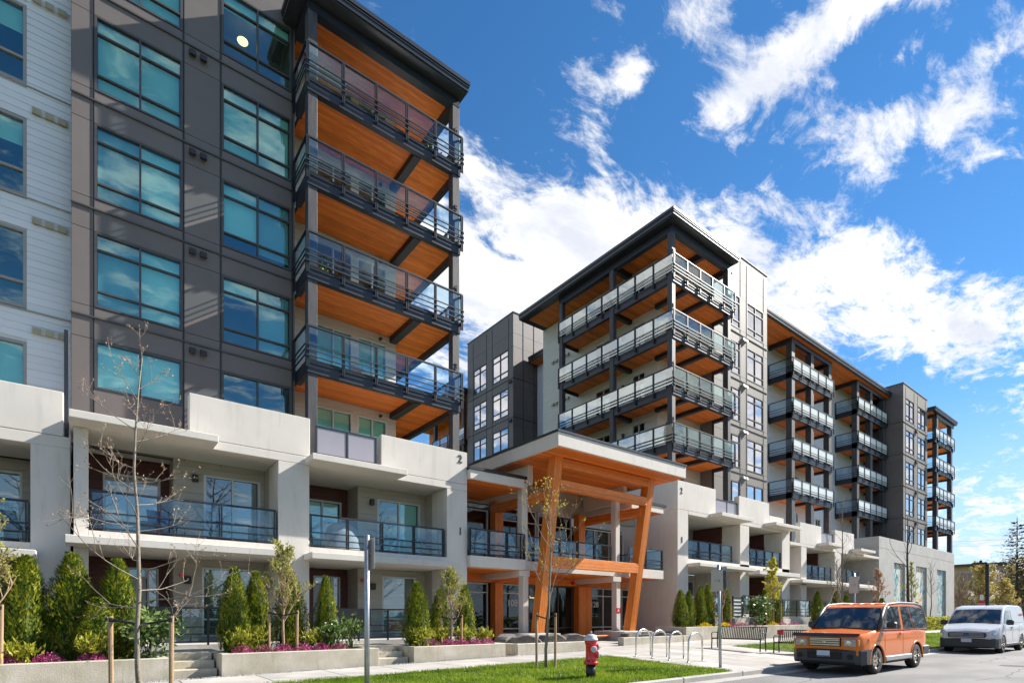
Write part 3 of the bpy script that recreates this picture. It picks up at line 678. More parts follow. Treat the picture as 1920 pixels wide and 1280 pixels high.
# courtyard wing further back, seen past the left block
for z in RD[1:]+[7.81]:
    b = MB(); b.box(26.0, 29.5, 40.4, 46, z-.42, z); bal = b.build('balcony', 'dark_metal', RB)
    s = MB(); s.box(26.1, 29.4, 40.5, 45.9, z-.45, z-.422); s.build('soffit', 'clt_soffit', bal)
    railing(bal, (26.0, 40.4), (26.0, 46), z, 4, (-1, 0), gm='railing_pale')
r3 = roof_edge(RB, 25.2, 30, 40.3, 52, 21.4)
b = MB(); b.box(25.4, 29.9, 40.5, 51.9, 20.95, 20.979); b.build('soffit', 'clt_soffit', r3)
for y in (40.6, 45.6): bx('post', 'timber_dark', RB, 26.05, 26.36, y, y+.31, 4, 20.95)
bx('courtyard_wall', 'clt_soffit', RB, 29.0, 29.3, 40.3, 52, 4, 21)
# ---- recessed wing with two balcony stacks
WY = 21.7
sw = Face('Y', WY)
wo = []
for z in RDK:
    wo += [(45.0, 47.2, z+.05, z+2.3), (50.4, 51.4, z+.8, z+2.2), (58.6, 60.2, z+.05, z+2.3), (52.6, 53.6, z+.8, z+2.2)]
siding(sw, RB, 37.6, 61.7, 6.5, 22.7, 'white_siding', wo, .2, single=False)
for k, o in enumerate(wo): window(sw, RB, *o, (.5,), (), 'frame_white', 'window_clear', [(.4, 'blind_white')] if k % 3 == 0 else None, fw=.06, name='window' if o[1]-o[0] < 1.2 else 'sliding_door')
r4 = roof_edge(RB, 37.62, 61.58, 19.4, 30, RZ)
b = MB(); b.box(37.63, 61.5, 19.6, 29.9, RZ-.45, RZ-.421); b.build('soffit', 'clt_soffit', r4)
def stack_far(x0, x1, y0, y1, z, posts):
    b = MB(); b.box(x0+.2, x1-.2, y0+.2, y1, z-.2, z); b.box(x0, x1, y0, y0+.2, z-.42, z+.01); b.box(x0, x0+.2, y0+.2, y1, z-.42, z+.01); b.box(x1-.2, x1, y0+.2, y1, z-.42, z+.01)
    xm = (x0+x1)/2; b.box(xm-.12, xm+.12, y0+.2, y1, z-.44, z-.2)
    bal = b.build('balcony', 'dark_metal', RB)
    for a, c in ((x0+.202, xm-.13), (xm+.13, x1-.202)): s = MB(); s.box(a, c, y0+.202, y1-.01, z-.222, z-.202); s.build('soffit', 'clt_soffit', bal)
    s = MB(); s.box(x0+.22, x1-.22, y0+.22, y1-.01, z+.001, z+.012); s.build('deck_surface', 'decking', bal)
    railing(bal, (x0-.04, y0-.07), (x1+.04, y0-.07), z, 5, (0, -1), gm='frosted_pale')
    railing(bal, (x0-.07, y0-.04), (x0-.07, y1-.1), z, 1, (-1, 0), gm='railing_glass', ends=(False, True))
for x0, x1 in ((42.2, 49.2), (54.4, 61.2)):
    for z in RD: stack_far(x0, x1, 19.8, WY, z, 3)
    for x in (x0, (x0+x1)/2-.3, x1-.55):
        b = MB(); b.cbox(x, x+.5, 19.86, 20.3, 6.5, 22.3, c=.012); b.build('post', 'timber_dark', RB)
    b = MB(); b.box(x0, x1, 19.84, 20.1, 22.3, 22.645); b.box(x0, x0+.25, 20.1, WY, 22.3, 22.645); b.box(x1-.25, x1, 20.1, WY, 22.3, 22.645); b.build('roof_beam', 'dark_metal', r4)
# corner volume with doors that faces sideways between the stacks
dvF = Face('X', 56.6); dvo = [(22.4, 23.5, z+.02, z+2.3) for z in RDK]
# ---- far tower and its end balconies
tF = Face('Y', 18.5); tS = Face('X', 61.6)
def tw_bl(n, f): return [(1, 'blind_white'), (1, 'blind_white' if (n*7) % 3 else 'blind_grey')]
panel_bay(RB, tF, [61.6, 62.2, 64.6, 65.6, 68.0, 68.6], 0, (1, 3), 'dark_panel_sunlit', 'dark_panel_sunlit', 7.0, 23.75, RD+[7.81], gm='window_right', blinds=tw_bl)
panel_bay(RB, tS, [18.52, 20.2, 22.2], 0, (), 'dark_panel', 'frame_bronze', 7.0, 23.75, RD+[7.81], singles=False)
bx('bay_core', 'dark_panel', RB, 61.78, 68.55, 20.2, 30, 7, 23.7)
for z in RD: hood(RB, tF, 64.9, z-.25, 'vent_dark', .2)
for z in RD: stack_far(69.6, 76.0, 18.1, 21.5, z, 2)
for x, y in ((70.2, 18.1), (75.2, 18.1), (75.2, 21.2)): bx('post', 'timber_dark', RB, x, x+.45, y, y+.4, 6, 22.3)
r5 = roof_edge(RB, 68.9, 76.7, 17.85, 22, RZ)
b = MB(); b.box(69.2, 76.5, 18.2, 21.9, RZ-.45, RZ-.421); b.build('soffit', 'clt_soffit', r5)
b = MB(); b.box(70.2, 76.2, 18.1, 18.4, 22.3, 22.645); b.box(70.2, 70.5, 18.4, 21.5, 22.3, 22.645); b.build('roof_beam', 'dark_metal', r5)
# ---- right podium
def pr(name, *a, m=PC, c=.012): return bx(name, m, RB, *a, c=c)
pr('podium_wall', 24.87, 25.83, 17.7, 25, 0, 7.2)
pr('parapet', 24.87, 28.5, 17.698, 18.02, 7.205, 8.73); pr('parapet', 24.87, 25.2, 18.021, 25, 7.205, 8.73)
pr('beam', 25.84, 37.34, 17.7, 18.02, 7.0, 7.202)
pr('parapet', 30.98, 34.58, 17.698, 18.02, 7.205, 8.70)
pr('parapet', 34.59, 36.5, 17.698, 18.02, 7.205, 7.93)
pr('canopy_slab', 27.83, 31.2, 16.9, 17.697, 7.05, 7.25); pr('canopy_slab', 33.9, 37.3, 16.9, 17.697, 7.15, 7.35)
for x0, x1 in ((31.11, 32.15), (36.3, 37.34), (39.0, 39.8), (44.4, 45.5)): pr('pillar', x0, x1, 17.71, 18.9 if x0 > 31 else 18.5, 0, 6.99 if x1 < 38 else 6.3)
pr('balcony_slab', 25.84, 37.3, 18.03, 21, 7.01, 7.3, c=0)
pr('ledge_slab', 25.74, 31.5, 16.9, 17.69, 4.14, 4.33); pr('ledge_slab', 31.9, 37.1, 16.9, 17.69, 4.0, 4.25); pr('floor_slab', 25.84, 37.3, 17.71, 21, 4.145, 4.6, c=0)
pr('parapet', 38.8, 42.1, 17.698, 18.02, 6.5, 7.95); pr('parapet', 44.4, 47.9, 17.698, 18.02, 6.5, 7.95)
pr('beam', 37.36, 53.1, 17.7, 18.02, 6.3, 6.495); pr('balcony_slab', 37.36, 53.1, 18.03, 21.5, 6.31, 6.6, c=0)
pr('canopy_slab', 41.4, 44.2, 16.9, 17.697, 6.5, 6.7); pr('canopy_slab', 47.1, 50.0, 16.9, 17.697, 6.5, 6.7)
pr('ledge_slab', 37.4, 44.0, 16.9, 17.69, 3.72, 3.92); pr('ledge_slab', 44.3, 50.1, 16.9, 17.69, 3.66, 3.86); pr('floor_slab', 37.36, 53.1, 17.71, 21.5, 3.66, 4.05, c=0)
digit(RB, '2', 25.2, 17.685, 8.05, .46); digit(RB, '1', 25.25, 17.685, 5.42, .46)
for x0, x1 in ((28.6, 30.95), (42.2, 44.3)):
    z = 7.25 if x0 < 40 else 6.6
    b = MB(); b.box(x0, x1, 17.78, 17.84, z+.95, z+1.0)
    for x in (x0, (x0+x1)/2, x1-.06): b.box(x, x+.06, 17.785, 17.835, z, z+.95)
    g = b.build('guard_rail', 'dark_metal', RB)
    b = MB(); b.box(x0+.07, x1-.07, 17.80, 17.82, z+.05, z+.94); b.build('glass_panel', 'frosted', g)
for x0, x1, z, n in ((25.86, 30.3, 4.6, 4), (32.2, 36.2, 4.6, 4), (39.85, 43.9, 4.05, 4), (45.6, 49.0, 4.05, 3)):
    rr = bx('balcony_railing', 'dark_metal', RB, x0, x1, 17.76, 17.84, z-.003, z+.02)
    railing(rr, (x0, 17.8), (x1, 17.8), z, n, (0, -1), gm='railing_glass', drop=0, bars=(.48, .26, .07), h=1.05)
# back walls of the podium flats
for x0, x1, z0, z1, y in ((25.84, 31.1, 4.6, 7.0, 21), (32.16, 36.3, 4.6, 7.0, 20.6), (37.4, 53, 4.05, 6.3, 21.2), (25.84, 53, .7, 4.1, 20.8)):
    F = Face('Y', y); h = z1-z0; o = []; x = x0+.5
    while x+1.8 < x1: o.append((x, x+1.5, z0+.1, z0+h*.88)); x += 3.1
    siding(F, RB, x0, x1, z0, z1, 'beige_siding', o, .2, single=False)
    for q in o: window(F, RB, *q, (.5,), (), 'frame_white', 'window_clear', [(.9, 'blind_slats'), None], room='interior_dark')
# red brick-coloured cladding seen in the open storeys
for x, y0, y1, z0, z1 in ((31.06, 18.95, 20.9, 4.6, 7.0), (36.25, 18.95, 20.5, 4.6, 7.0), (36.25, 18.95, 20.7, 1.2, 4.1), (44.35, 18.95, 21.1, 4.05, 6.3)):
    siding(Face('X', x), RB, y0, y1, z0, z1, 'red_siding', (), .17, single=False)
for x in (31.11, 36.3, 44.4): bx('partition', 'concrete_white', RB, x+.05, x+.5, 18.91, 20.9, .7, 6.3)
pr('ground_slab', 25.9, 53, 16.35, 21, .3, .7, m='concrete_grey', c=0)
# ---- far block with three painted niches
CG = 'concrete_grey'
NZ0, NZ1 = 1.0, 6.25; NX = [(56.6, 59.4), (62.4, 65.5), (68.7, 71.7)]
b = MB(); xs = [53.1]+[v for p in NX for v in p]+[74.6]
for a, c in zip(xs[0::2], xs[1::2]): b.box(a, c, 17.7, 18.2, 0, 7.3)
for a, c in NX: b.box(a, c, 17.701, 18.2, NZ1, 7.3); b.box(a, c, 17.701, 18.2, 0, NZ0)
b.box(53.1, 74.6, 18.2, 30, 0, 7.3); b.build('podium_wall', CG, RB)
bx('parapet', CG, RB, 53.1, 74.6, 17.698, 18.1, 7.315, 8.28, c=.012); bx('parapet', CG, RB, 53.1, 53.5, 18.1, 22, 7.315, 8.28, c=.012)
bx('podium_roof', 'roof_membrane', RB, 53.5, 74.5, 18.1, 30, 7.31, 7.6)
def mural(name, seed, cols):
    m = bpy.data.materials.new(name); m.use_nodes = True; N = m.node_tree.nodes; L = m.node_tree.links; p = N['Principled BSDF']; p.inputs['Roughness'].default_value = .5
    tc = N.new('ShaderNodeTexCoord'); mp = N.new('ShaderNodeMapping'); mp.inputs['Scale'].default_value = (.75, 1, .38); mp.inputs['Location'].default_value = (seed*3.7, 0, seed*1.9); mp.inputs['Rotation'].default_value = (0, R(18), 0)
    L.new(tc.outputs['Object'], mp.inputs[0]); n = N.new('ShaderNodeTexNoise'); n.inputs['Scale'].default_value = 1.1; n.inputs['Detail'].default_value = 5; n.inputs['Distortion'].default_value = 2.6; n.inputs['Roughness'].default_value = .45
    L.new(mp.outputs[0], n.inputs['Vector']); cr = N.new('ShaderNodeValToRGB'); e = cr.color_ramp.elements
    e[0].position = .25; e[0].color = (*cols[0], 1); e[1].position = .76; e[1].color = (*cols[-1], 1)
    for k, c in enumerate(cols[1:-1]): q = e.new(.25+.51*(k+1)/(len(cols)-1)); q.color = (*c, 1)
    L.new(n.outputs['Fac'], cr.inputs[0]); L.new(cr.outputs[0], p.inputs['Base Color']); MATS[name] = m
WH, TE, GO, BK, LT = (.72, .70, .66), (.01, .20, .24), (.60, .33, .01), (.07, .055, .055), (.12, .42, .46)
mural('mural_a', 1, [TE, WH, BK, LT, WH, WH, GO, WH, TE]); mural('mural_b', 4, [BK, WH, GO, WH, WH, TE, LT, TE]); mural('mural_c', 7, [GO, BK, WH, TE, WH, LT, TE, WH])
for (a, c), mm in zip(NX, ('mural_a', 'mural_b', 'mural_c')):
    bx('mural', mm, RB, a+.01, c-.01, 17.88, 18.19, NZ0+.01, NZ1-.01)
# ================================================================== ENTRANCE PAVILION
EP = thing('entrance_pavilion', 'orange timber portal and white canopy over the glazed entrance between the two blocks', 'entrance', (18, 18, .4))
def ep(name, m, *a, c=0): return bx(name, m, EP, *a, c=c)
cn = ep('canopy_roof', 'concrete_white', 13.87, 21.86, 15.1, 24, 7.83, 8.36, c=.01)
b = MB(); b.box(13.83, 21.90, 15.06, 24, 8.362, 8.44); b.build('roof_cap', 'roof_metal', cn)
b = MB(); b.box(13.98, 21.75, 15.2, 23.9, 7.80, 7.829); b.build('soffit', 'clt_soffit', cn)
ep('clerestory_wall', 'concrete_white', 14.6, 14.85, 17.75, 20.5, 7.0, 7.795); ep('clerestory_wall', 'concrete_white', 20.6, 20.85, 17.75, 20.5, 7.0, 7.795)
def leg(x0, x1, m='glulam_upright'):
    yb0, yb1, yt0, yt1, zb, zt = 17.2, 17.62, 16.05, 16.47, .78, 7.80
    b = MB(); vs = [(x0,yb0,zb),(x1,yb0,zb),(x1,yb1,zb),(x0,yb1,zb),(x0,yt0,zt),(x1,yt0,zt),(x1,yt1,zt),(x0,yt1,zt)]
    b.add(vs, [(0,3,2,1),(4,5,6,7),(0,1,5,4),(1,2,6,5),(2,3,7,6),(3,0,4,7)]); return b.build('portal_leg', m, EP)
leg(14.62, 15.02); leg(20.42, 20.82)
def ylean(z): return 17.2+(16.05-17.2)*(z-.78)/(7.8-.78)
for z0, z1 in ((7.42, 7.77), (6.58, 6.95), (3.48, 3.93)):
    y = ylean((z0+z1)/2)-.02; ep('portal_beam', 'glulam', 15.02, 20.42, y, y+.3, z0, z1, c=.008)
    for x in (15.12, 20.3):
        b = MB()
        for dz in (.1, .24): b.lathe([(0, -.006), (.018, -.006), (.018, 0), (0, 0)], 8, 'y', (x, y, z0+dz))
        b.build('bolt', 'black_metal', EP)
# concrete frame
for x0, x1 in ((14.29, 14.57), (20.04, 20.32)): ep('column', 'concrete_white', x0, x1, 17.7, 18.02, .75, 3.37, c=.01); ep('column', 'concrete_white', x0-.06, x1-.04, 17.7, 18.02, 3.78, 7.0, c=.01)
ep('plinth', 'concrete_grey', 13.6, 15.3, 16.5, 18.4, 0, .76, c=.015); ep('plinth', 'concrete_grey', 19.2, 21.2, 16.5, 18.4, 0, .76, c=.015)
ep('slab', 'concrete_white', 11.53, 14.25, 17.5, 20.6, 3.36, 3.79, c=.01); ep('slab', 'concrete_white', 14.26, 20.7, 17.72, 20.6, 3.38, 3.77); ep('slab', 'concrete_white', 20.71, 23.4, 17.5, 20.6, 3.36, 3.8, c=.01)
ep('ceiling', 'clt_soffit', 11.6, 23.3, 17.8, 20.5, 3.33, 3.355)
for x0 in (14.0, 19.7): ep('beam', 'concrete_white', x0, x0+.55, 17.6, 20.4, 3.12, 3.35)
lr = ep('side_roof', 'concrete_white', 11.53, 14.2, 17.5, 21, 6.72, 7.08, c=.01); ep('roof_cap', 'black_metal', 11.5, 14.3, 17.45, 21, 7.082, 7.2)
ep('side_roof', 'concrete_white', 20.9, 23.4, 17.5, 21, 6.72, 7.06, c=.01); ep('roof_cap', 'black_metal', 20.8, 23.6, 17.45, 21, 7.062, 7.18)
ep('ceiling', 'clt_soffit', 11.6, 14.1, 17.6, 20.9, 6.69, 6.718); ep('ceiling', 'clt_soffit', 21.0, 23.3, 17.6, 20.9, 6.69, 6.718)
ep('tie_beam', 'glulam_y', 14.56, 14.86, 16.5, 20.4, 6.15, 6.52, c=.01); ep('tie_beam', 'glulam_y', 20.3, 20.6, 16.5, 20.4, 6.15, 6.52, c=.01)
ep('tie_beam', 'glulam', 11.55, 23.9, 20.3, 20.44, 3.0, 3.33)
for x0, x1 in ((14.6, 15.06), (19.9, 20.85)):
    ep('timber_column', 'glulam_upright', x0, x1, 20.1, 20.5, .42, 3.0, c=.01); ep('timber_column', 'glulam_upright', x0, x0+.46, 20.1, 20.5, 3.8, 6.68, c=.01)
gF = Face('Y', 20.55)
b = MB(); gF.box(b, 11.53, 24.8, -.3, -.02, 6.6, 7.8); gF.box(b, 11.53, 24.8, -.3, -.02, 3.0, 3.8); gF.box(b, 11.53, 13.3, -.3, -.02, .3, 6.6); b.build('wall', 'beige_siding', EP)
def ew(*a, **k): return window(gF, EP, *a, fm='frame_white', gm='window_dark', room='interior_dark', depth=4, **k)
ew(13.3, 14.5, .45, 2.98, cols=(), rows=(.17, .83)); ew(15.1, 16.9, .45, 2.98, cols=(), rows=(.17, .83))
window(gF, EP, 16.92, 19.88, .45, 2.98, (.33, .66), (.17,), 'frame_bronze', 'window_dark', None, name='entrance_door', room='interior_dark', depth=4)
ew(20.88, 24.5, .45, 2.98, cols=(.36, .78), rows=(.17, .83))
ew(13.3, 14.5, 3.82, 6.3, cols=(), rows=(), name='glazed_door'); ew(15.1, 17.4, 3.82, 6.58, cols=(.5,), rows=(.28, .78)); ew(17.5, 19.8, 3.82, 6.58, cols=(.5,), rows=(.28, .78)); ew(20.4, 23.8, 3.82, 6.1, cols=(.33, .66), rows=())
text_mesh('108', .42, .004, 'house_number', 'white_print', face_text(15.95, 20.585, 1.95), EP); text_mesh('128', .42, .004, 'house_number', 'white_print', face_text(21.55, 20.585, 1.95), EP)
text_mesh('ENTRANCE', .085, .004, 'house_number', 'white_print', face_text(15.95, 20.585, 1.84), EP) if False else None
for x, y, z in ((15.5, 22, 2.5), (15.9, 22.6, 2.45), (16.4, 23.4, 2.4), (18.2, 22.5, 2.5), (19.4, 23, 2.45), (13.7, 22.3, 5.6), (14.0, 23.2, 5.3)):
    b = MB(); b.box(x-.45, x+.45, y, y+.08, z, z+.05); b.build('ceiling_light', 'lamp_glow', EP)
# balcony rails on the entrance slab
for p0, p1, n, out, z in (((11.55, 17.56), (14.22, 17.56), 3, (0, -1), 3.79), ((14.24, 17.78), (19.7, 17.78), 5, (0, -1), 3.77), ((20.75, 17.56), (23.35, 17.56), 2, (0, -1), 3.8), ((23.36, 17.58), (23.36, 20.4), 2, (1, 0), 3.8)):
    rr = ep('balcony_railing', 'black_metal', min(p0[0], p1[0]), max(p0[0], p1[0])+.01, min(p0[1], p1[1])-.02, max(p0[1], p1[1])+.02, z-.002, z+.015)
    railing(rr, p0, p1, z, n, out, drop=0, bars=(.48, .28, .09), h=1.06, rm='black_metal')
b = MB(); b.box(20.0, 20.3, 17.685, 17.699, 1.62, 1.86); s_ = b.build('fire_sign', 'sign_red', EP)
b = MB(); b.prism([(20.07, 1.68), (20.15, 1.82), (20.23, 1.68), (20.19, 1.68), (20.15, 1.75), (20.11, 1.68)], 17.678, 17.684); b.build('sign_symbol', 'sign_white', s_)
b = MB(); b.lathe([(0, -.14), (.07, -.13), (.08, 0), (0, 0)], 12, 'y', (19.6, 20.28, 3.15)); b.build('alarm_bell', 'red_paint', EP)
ep('bench_plank', 'glulam', 15.6, 19.3, 17.3, 17.65, .52, .60, c=.01)
# ================================================================== GROUND
def gz(x, y): return .12+.0125*min(max(x-2, -8), 22)*min(max((y-7.15)/4.2, 0), 1)
def sheet(name, x0, x1, y0, y1, m, dz=0, nx=1, ny=1, kind='structure', parent=None):
    b = MB(); vs = []; fs = []
    for j in range(ny+1):
        for i in range(nx+1):
            x = x0+(x1-x0)*i/nx; y = y0+(y1-y0)*j/ny; vs.append((x, y, gz(x, y)+dz))
    for j in range(ny):
        for i in range(nx): a = j*(nx+1)+i; fs.append((a, a+1, a+nx+2, a+nx+1))
    b.add(vs, fs); o = b.build(name, m, parent)
    return tag(o, kind=kind) if parent is None else o
b = MB(); b.add([(-2500,-2500,-.09),(2500,-2500,-.09),(2500,2500,-.09),(-2500,2500,-.09)], [(0,1,2,3)]); tag(b.build('ground', 'hedge'), kind='structure')
b = MB(); b.add([(-300,-9,0),(900,-9,0),(900,7.1,0),(-300,7.1,0)], [(0,1,2,3)]); road = tag(b.build('road', 'asphalt'), kind='structure')
mat('asphalt_patch', (.075, .075, .078), .9, var=.2, sc=3, bump=.3, bsc=160)
b = MB(); b.tube([(13, 2.2, .002), (18, 2.6, .002), (24, 2.4, .002), (32, 2.9, .002), (44, 2.6, .002)], .02, 4); b.v = [(x, y, min(z, .004)) for x, y, z in b.v]; b.build('tar_seam', 'asphalt_patch', road)
rs = random.Random(31)
for k, (x, y, L_) in enumerate(((11, 5.6, 3.5), (16, 3.4, 5), (22, 4.6, 4), (27, 2.4, 6), (36, 3.8, 8), (14, 1.5, 4))):
    pts = [(x, y, .0015)]
    for q in range(12): px_, py_, _ = pts[-1]; pts.append((px_+L_/12, py_+rs.gauss(0, .09), .0015))
    b = MB(); b.tube(pts, .012, 4); b.v = [(a, c, min(d, .003)) for a, c, d in b.v]; b.build('road_crack', 'asphalt_patch', road)
b = MB(); b.add([(19.5, 1.2, .003), (23.8, 1.2, .003), (23.8, 2.3, .003), (19.5, 2.3, .003)], [(0, 1, 2, 3)]); b.build('asphalt_repair', 'asphalt_patch', road)
b = MB(); b.lathe([(0, .001), (.33, .001), (.34, .004), (.3, .005), (0, .005)], 24, c=(21.5, 3.7, 0)); b.build('manhole_cover', 'asphalt_patch', road)
# the gutter pan and the kerb, in lengths
sheet('under_pavement', -40, 160, 7.25, 30, 'soil', -.07, 40, 6)
x = -16.2
kerb = bpy.data.objects.new('kerb', None); col.objects.link(kerb); tag(kerb, kind='structure')
while x < 90:
    ln = 2.4; b = MB(); b.cbox(x+.006, x+ln-.006, 7.1, 7.26, -.05, .125, c=.02); b.build('kerbstone', 'kerb', kerb)
    x += ln
b = MB(); b.box(-16, 90, 6.75, 7.099, -.02, .006); b.build('gutter', 'kerb', kerb)
# pavement slabs
pav = bpy.data.objects.new('pavement', None); col.objects.link(pav); tag(pav, kind='structure')
def slab(x0, x1, y0, y1, m='paving', g=.006, dz=0):
    q = [(x0+g, y0+g), (x1-g, y0+g), (x1-g, y1-g), (x0+g, y1-g)]; c = .008
    t = [(x0+g+c, y0+g+c), (x1-g-c, y0+g+c), (x1-g-c, y1-g-c), (x0+g+c, y1-g-c)]
    vs = [(a, b_, gz(a, b_)-.06) for a, b_ in q]+[(a, b_, gz(a, b_)+dz-c) for a, b_ in q]+[(a, b_, gz(a, b_)+dz) for a, b_ in t]
    b = MB(); b.add(vs, [(0,1,5,4),(1,2,6,5),(2,3,7,6),(3,0,4,7),(4,5,9,8),(5,6,10,9),(6,7,11,10),(7,4,8,11),(8,9,10,11)])
    return b.build('paving_slab', m, pav)
x = -13.5
while x < 75: slab(x, x+1.5, 11.4, 13.38); x += 1.5
for i in range(5):
    for j in range(3): slab(12.45+i*1.36, 12.45+(i+1)*1.36, 7.28+j*1.37, 7.28+(j+1)*1.37)
for i in range(8):
    for j in range(4): slab(10.6+i*1.8, 10.6+(i+1)*1.8, 13.42+j*1.78, 13.42+(j+1)*1.78)
# ---- lawn strips
def lawn(x0, x1, y0, y1, n, seed, name='lawn', hgt=.07):
    base = sheet(name+'_soil', x0, x1, y0, y1, 'lawn_base', -.012, 12, 4)
    rs = np.random.RandomState(seed)
    X = rs.uniform(x0, x1, n); Y = rs.uniform(y0, y1, n); a = rs.uniform(0, 2*np.pi, n); h = hgt*rs.uniform(.45, 1.25, n); w = rs.uniform(.004, .009, n)*1.2
    patch = .5+.5*np.sin(X*2.1+np.sin(Y*1.7)*2)*np.sin(Y*2.7+X*.6); h = h*(.7+.5*patch)
    bare = (np.sin(X*3.1+1.3*np.sin(Y*2.3))*np.sin(Y*3.7+.9*np.sin(X*1.9)) > .72) & (rs.uniform(0, 1, n) < .75); keep = ~bare; X, Y, a, h, w = X[keep], Y[keep], a[keep], h[keep], w[keep]; n = len(X)
    Z = np.array([gz(p, q) for p, q in zip(X, Y)])-.012
    lean = rs.uniform(.1, .7, n)*h; la = rs.uniform(0, 2*np.pi, n)
    v = np.empty((n, 3, 3)); v[:, 0] = np.c_[X-w*np.cos(a), Y-w*np.sin(a), Z]; v[:, 1] = np.c_[X+w*np.cos(a), Y+w*np.sin(a), Z]; v[:, 2] = np.c_[X+lean*np.cos(la), Y+lean*np.sin(la), Z+h]
    me = bpy.data.meshes.new(name); me.from_pydata(v.reshape(-1, 3), [], np.arange(n*3).reshape(-1, 3)); 
    return tag(link(name, me, 'grass'), kind='stuff')
mat('lawn_base', (.075, .11, .012), .95, c2=(.05, .055, .018), sc=3, bump=.6, bsc=50)
tag(lawn(-8, 12.44, 7.27, 11.38, 180000, 1, 'lawn'), 'short bright green verge grass along the kerb in front of the pavement', 'grass')
tag(lawn(19.4, 52, 7.27, 11.38, 60000, 2, 'lawn'), 'verge grass beyond the benches behind the parked vehicles', 'grass')
rs = random.Random(12); b = MB()
for k in range(420):
    cx, cy = rs.choice(((8.9, 9.0), (11, 8.2), (10.5, 9.6), (6.5, 10), (12, 8), (9.8, 10.6), (22, 9), (24, 8.4))); x = cx+rs.gauss(0, .8); y = cy+rs.gauss(0, .5)
    if not (7.3 < y < 11.3) or 12.4 < x < 19.5: continue
    r = rs.uniform(.008, .016); z = gz(x, y)+rs.uniform(.03, .07); b.add([(x-r, y, z), (x, y-r, z+.004), (x+r, y, z), (x, y+r, z+.004)], [(0, 1, 2, 3)])
tag(b.build('daisies', 'white_petal'), 'tiny white daisies scattered in the verge grass', 'flowers', kind='stuff')
# ================================================================== PLANTERS, STEPS, PATIO FENCES
PT = .62
def planter(name_label, x0, x1, y0, y1, zt, z0=-.02, t=.2):
    r = thing('concrete_planter', name_label, 'planter', ((x0+x1)/2, (y0+y1)/2, 0), 'board-formed concrete planters')
    b = MB(); b.cbox(x0, x1, y0, y0+t, z0, zt, c=.012); b.build('planter_wall', 'planter_concrete', r)
    for a, c in ((x0, x0+t), (x1-t, x1)): b = MB(); b.cbox(a, c, y0+t+.001, y1, z0, zt-.002, c=.012); b.build('planter_wall', 'planter_concrete', r)
    b = MB(); b.box(x0+t, x1-t, y0+t, y1, z0, zt-.07); b.build('soil', 'soil', r)
    return r
planter('long concrete planter with cedar hedge at the left edge of the picture', -12, 1.36, 13.5, 16.2, .58)
planter('concrete planter between the two flights of steps', 2.33, 6.04, 13.5, 16.2, PT)
planter('concrete planter left of the entrance boulders', 7.05, 10.2, 13.5, 16.2, PT)
planter('long low concrete planter behind the benches on the right', 21.0, 34.5, 14.5, 16.2, .98)
planter('concrete planter further along, behind the orange car', 35.5, 50, 14.5, 16.2, .98)
w = thing('low_wall', 'low concrete wall in front of the entrance boulders', 'wall', (12.3, 13.6, 0))
b = MB(); b.cbox(10.75, 14.1, 13.6, 13.85, 0, .58, c=.012); b.build('wall_block', 'planter_concrete', w); b = MB(); b.cbox(10.75, 10.98, 13.851, 15.2, 0, .57, c=.012); b.build('wall_block', 'planter_concrete', w)
w = thing('low_wall', 'low concrete kerb wall with dark boulders behind the bicycle racks', 'wall', (21, 14.5, 0))
b = MB(); b.cbox(16.6, 20.9, 14.3, 14.6, 0, .62, c=.012); b.build('wall_block', 'planter_concrete', w)
def steps(label, x0, x1, y0, n, z0, z1, dy=.34):
    r = thing('concrete_steps', label, 'steps', ((x0+x1)/2, y0, 0), 'concrete garden steps')
    for k in range(n):
        b = MB(); b.cbox(x0, x1, y0+k*dy, 16.24 if k == n-1 else y0+(k+1)*dy+.02, 0, z0+(z1-z0)*(k+1)/n, c=.01); b.build('step', 'planter_concrete', r)
steps('three concrete steps beside the staked bare tree at lower left', 1.40, 2.29, 13.75, 3, .12, .62)
steps('three concrete steps left of the planter nearest the entrance', 6.08, 7.01, 13.75, 3, .18, .62)
steps('steps up to the first black garden gate on the right', 27.4, 28.9, 15.2, 3, .4, 1.35); steps('steps up to the second black garden gate on the right', 32.0, 33.6, 15.2, 3, .4, 1.3)
def fence(label, x0, x1, y, z0, h, n, solid=(), gm='railing_glass'):
    r = thing('patio_fence', label, 'fence', ((x0+x1)/2, y, z0), 'black patio fences')
    b = MB(); b.box(x0, x1, y-.02, y+.02, z0+h-.05, z0+h); b.build('top_rail', 'black_metal', r)
    for q in (.33, .2, .06): b = MB(); b.box(x0, x1, y-.015, y+.015, z0+h*q*1.4, z0+h*q*1.4+.03); b.build('fence_bar', 'black_metal', r)
    for k in range(n+1): x = x0+(x1-x0)*k/n; b = MB(); b.box(x-.025, x+.025, y-.025, y+.025, z0, z0+h-.051); b.build('fence_post', 'black_metal', r)
    for a, c in solid: b = MB(); b.box(a, c, y-.06, y-.03, z0+h*.45, z0+h-.02); b.build('solid_panel', 'black_metal', r)
    for k in range(n):
        a, c = x0+(x1-x0)*k/n+.03, x0+(x1-x0)*(k+1)/n-.03
        b = MB(); b.box(a, c, y+.018, y+.028, z0+.08, z0+h-.06); b.build('glass_panel', gm, r)
    return r
fence('black fence of the patio behind the staked bare tree', .5, 4.5, 16.3, .70, 1.0, 4, ((.55, 1.9),)); fence('black fence of the patio behind the laurel bush', 5.65, 10.5, 16.3, .70, 1.0, 5, ((5.7, 7.0),))
fence('short black fence beside the concrete corner with the number one', 23.3, 27.3, 16.4, 1.42, 1.12, 3, (), 'railing_pale'); fence('black fence between the two garden gates', 29.1, 31.9, 16.4, 1.5, 1.15, 2, (), 'railing_pale'); fence('black fence right of the second garden gate', 33.7, 50, 16.4, 1.4, 1.1, 9, (), 'railing_pale')
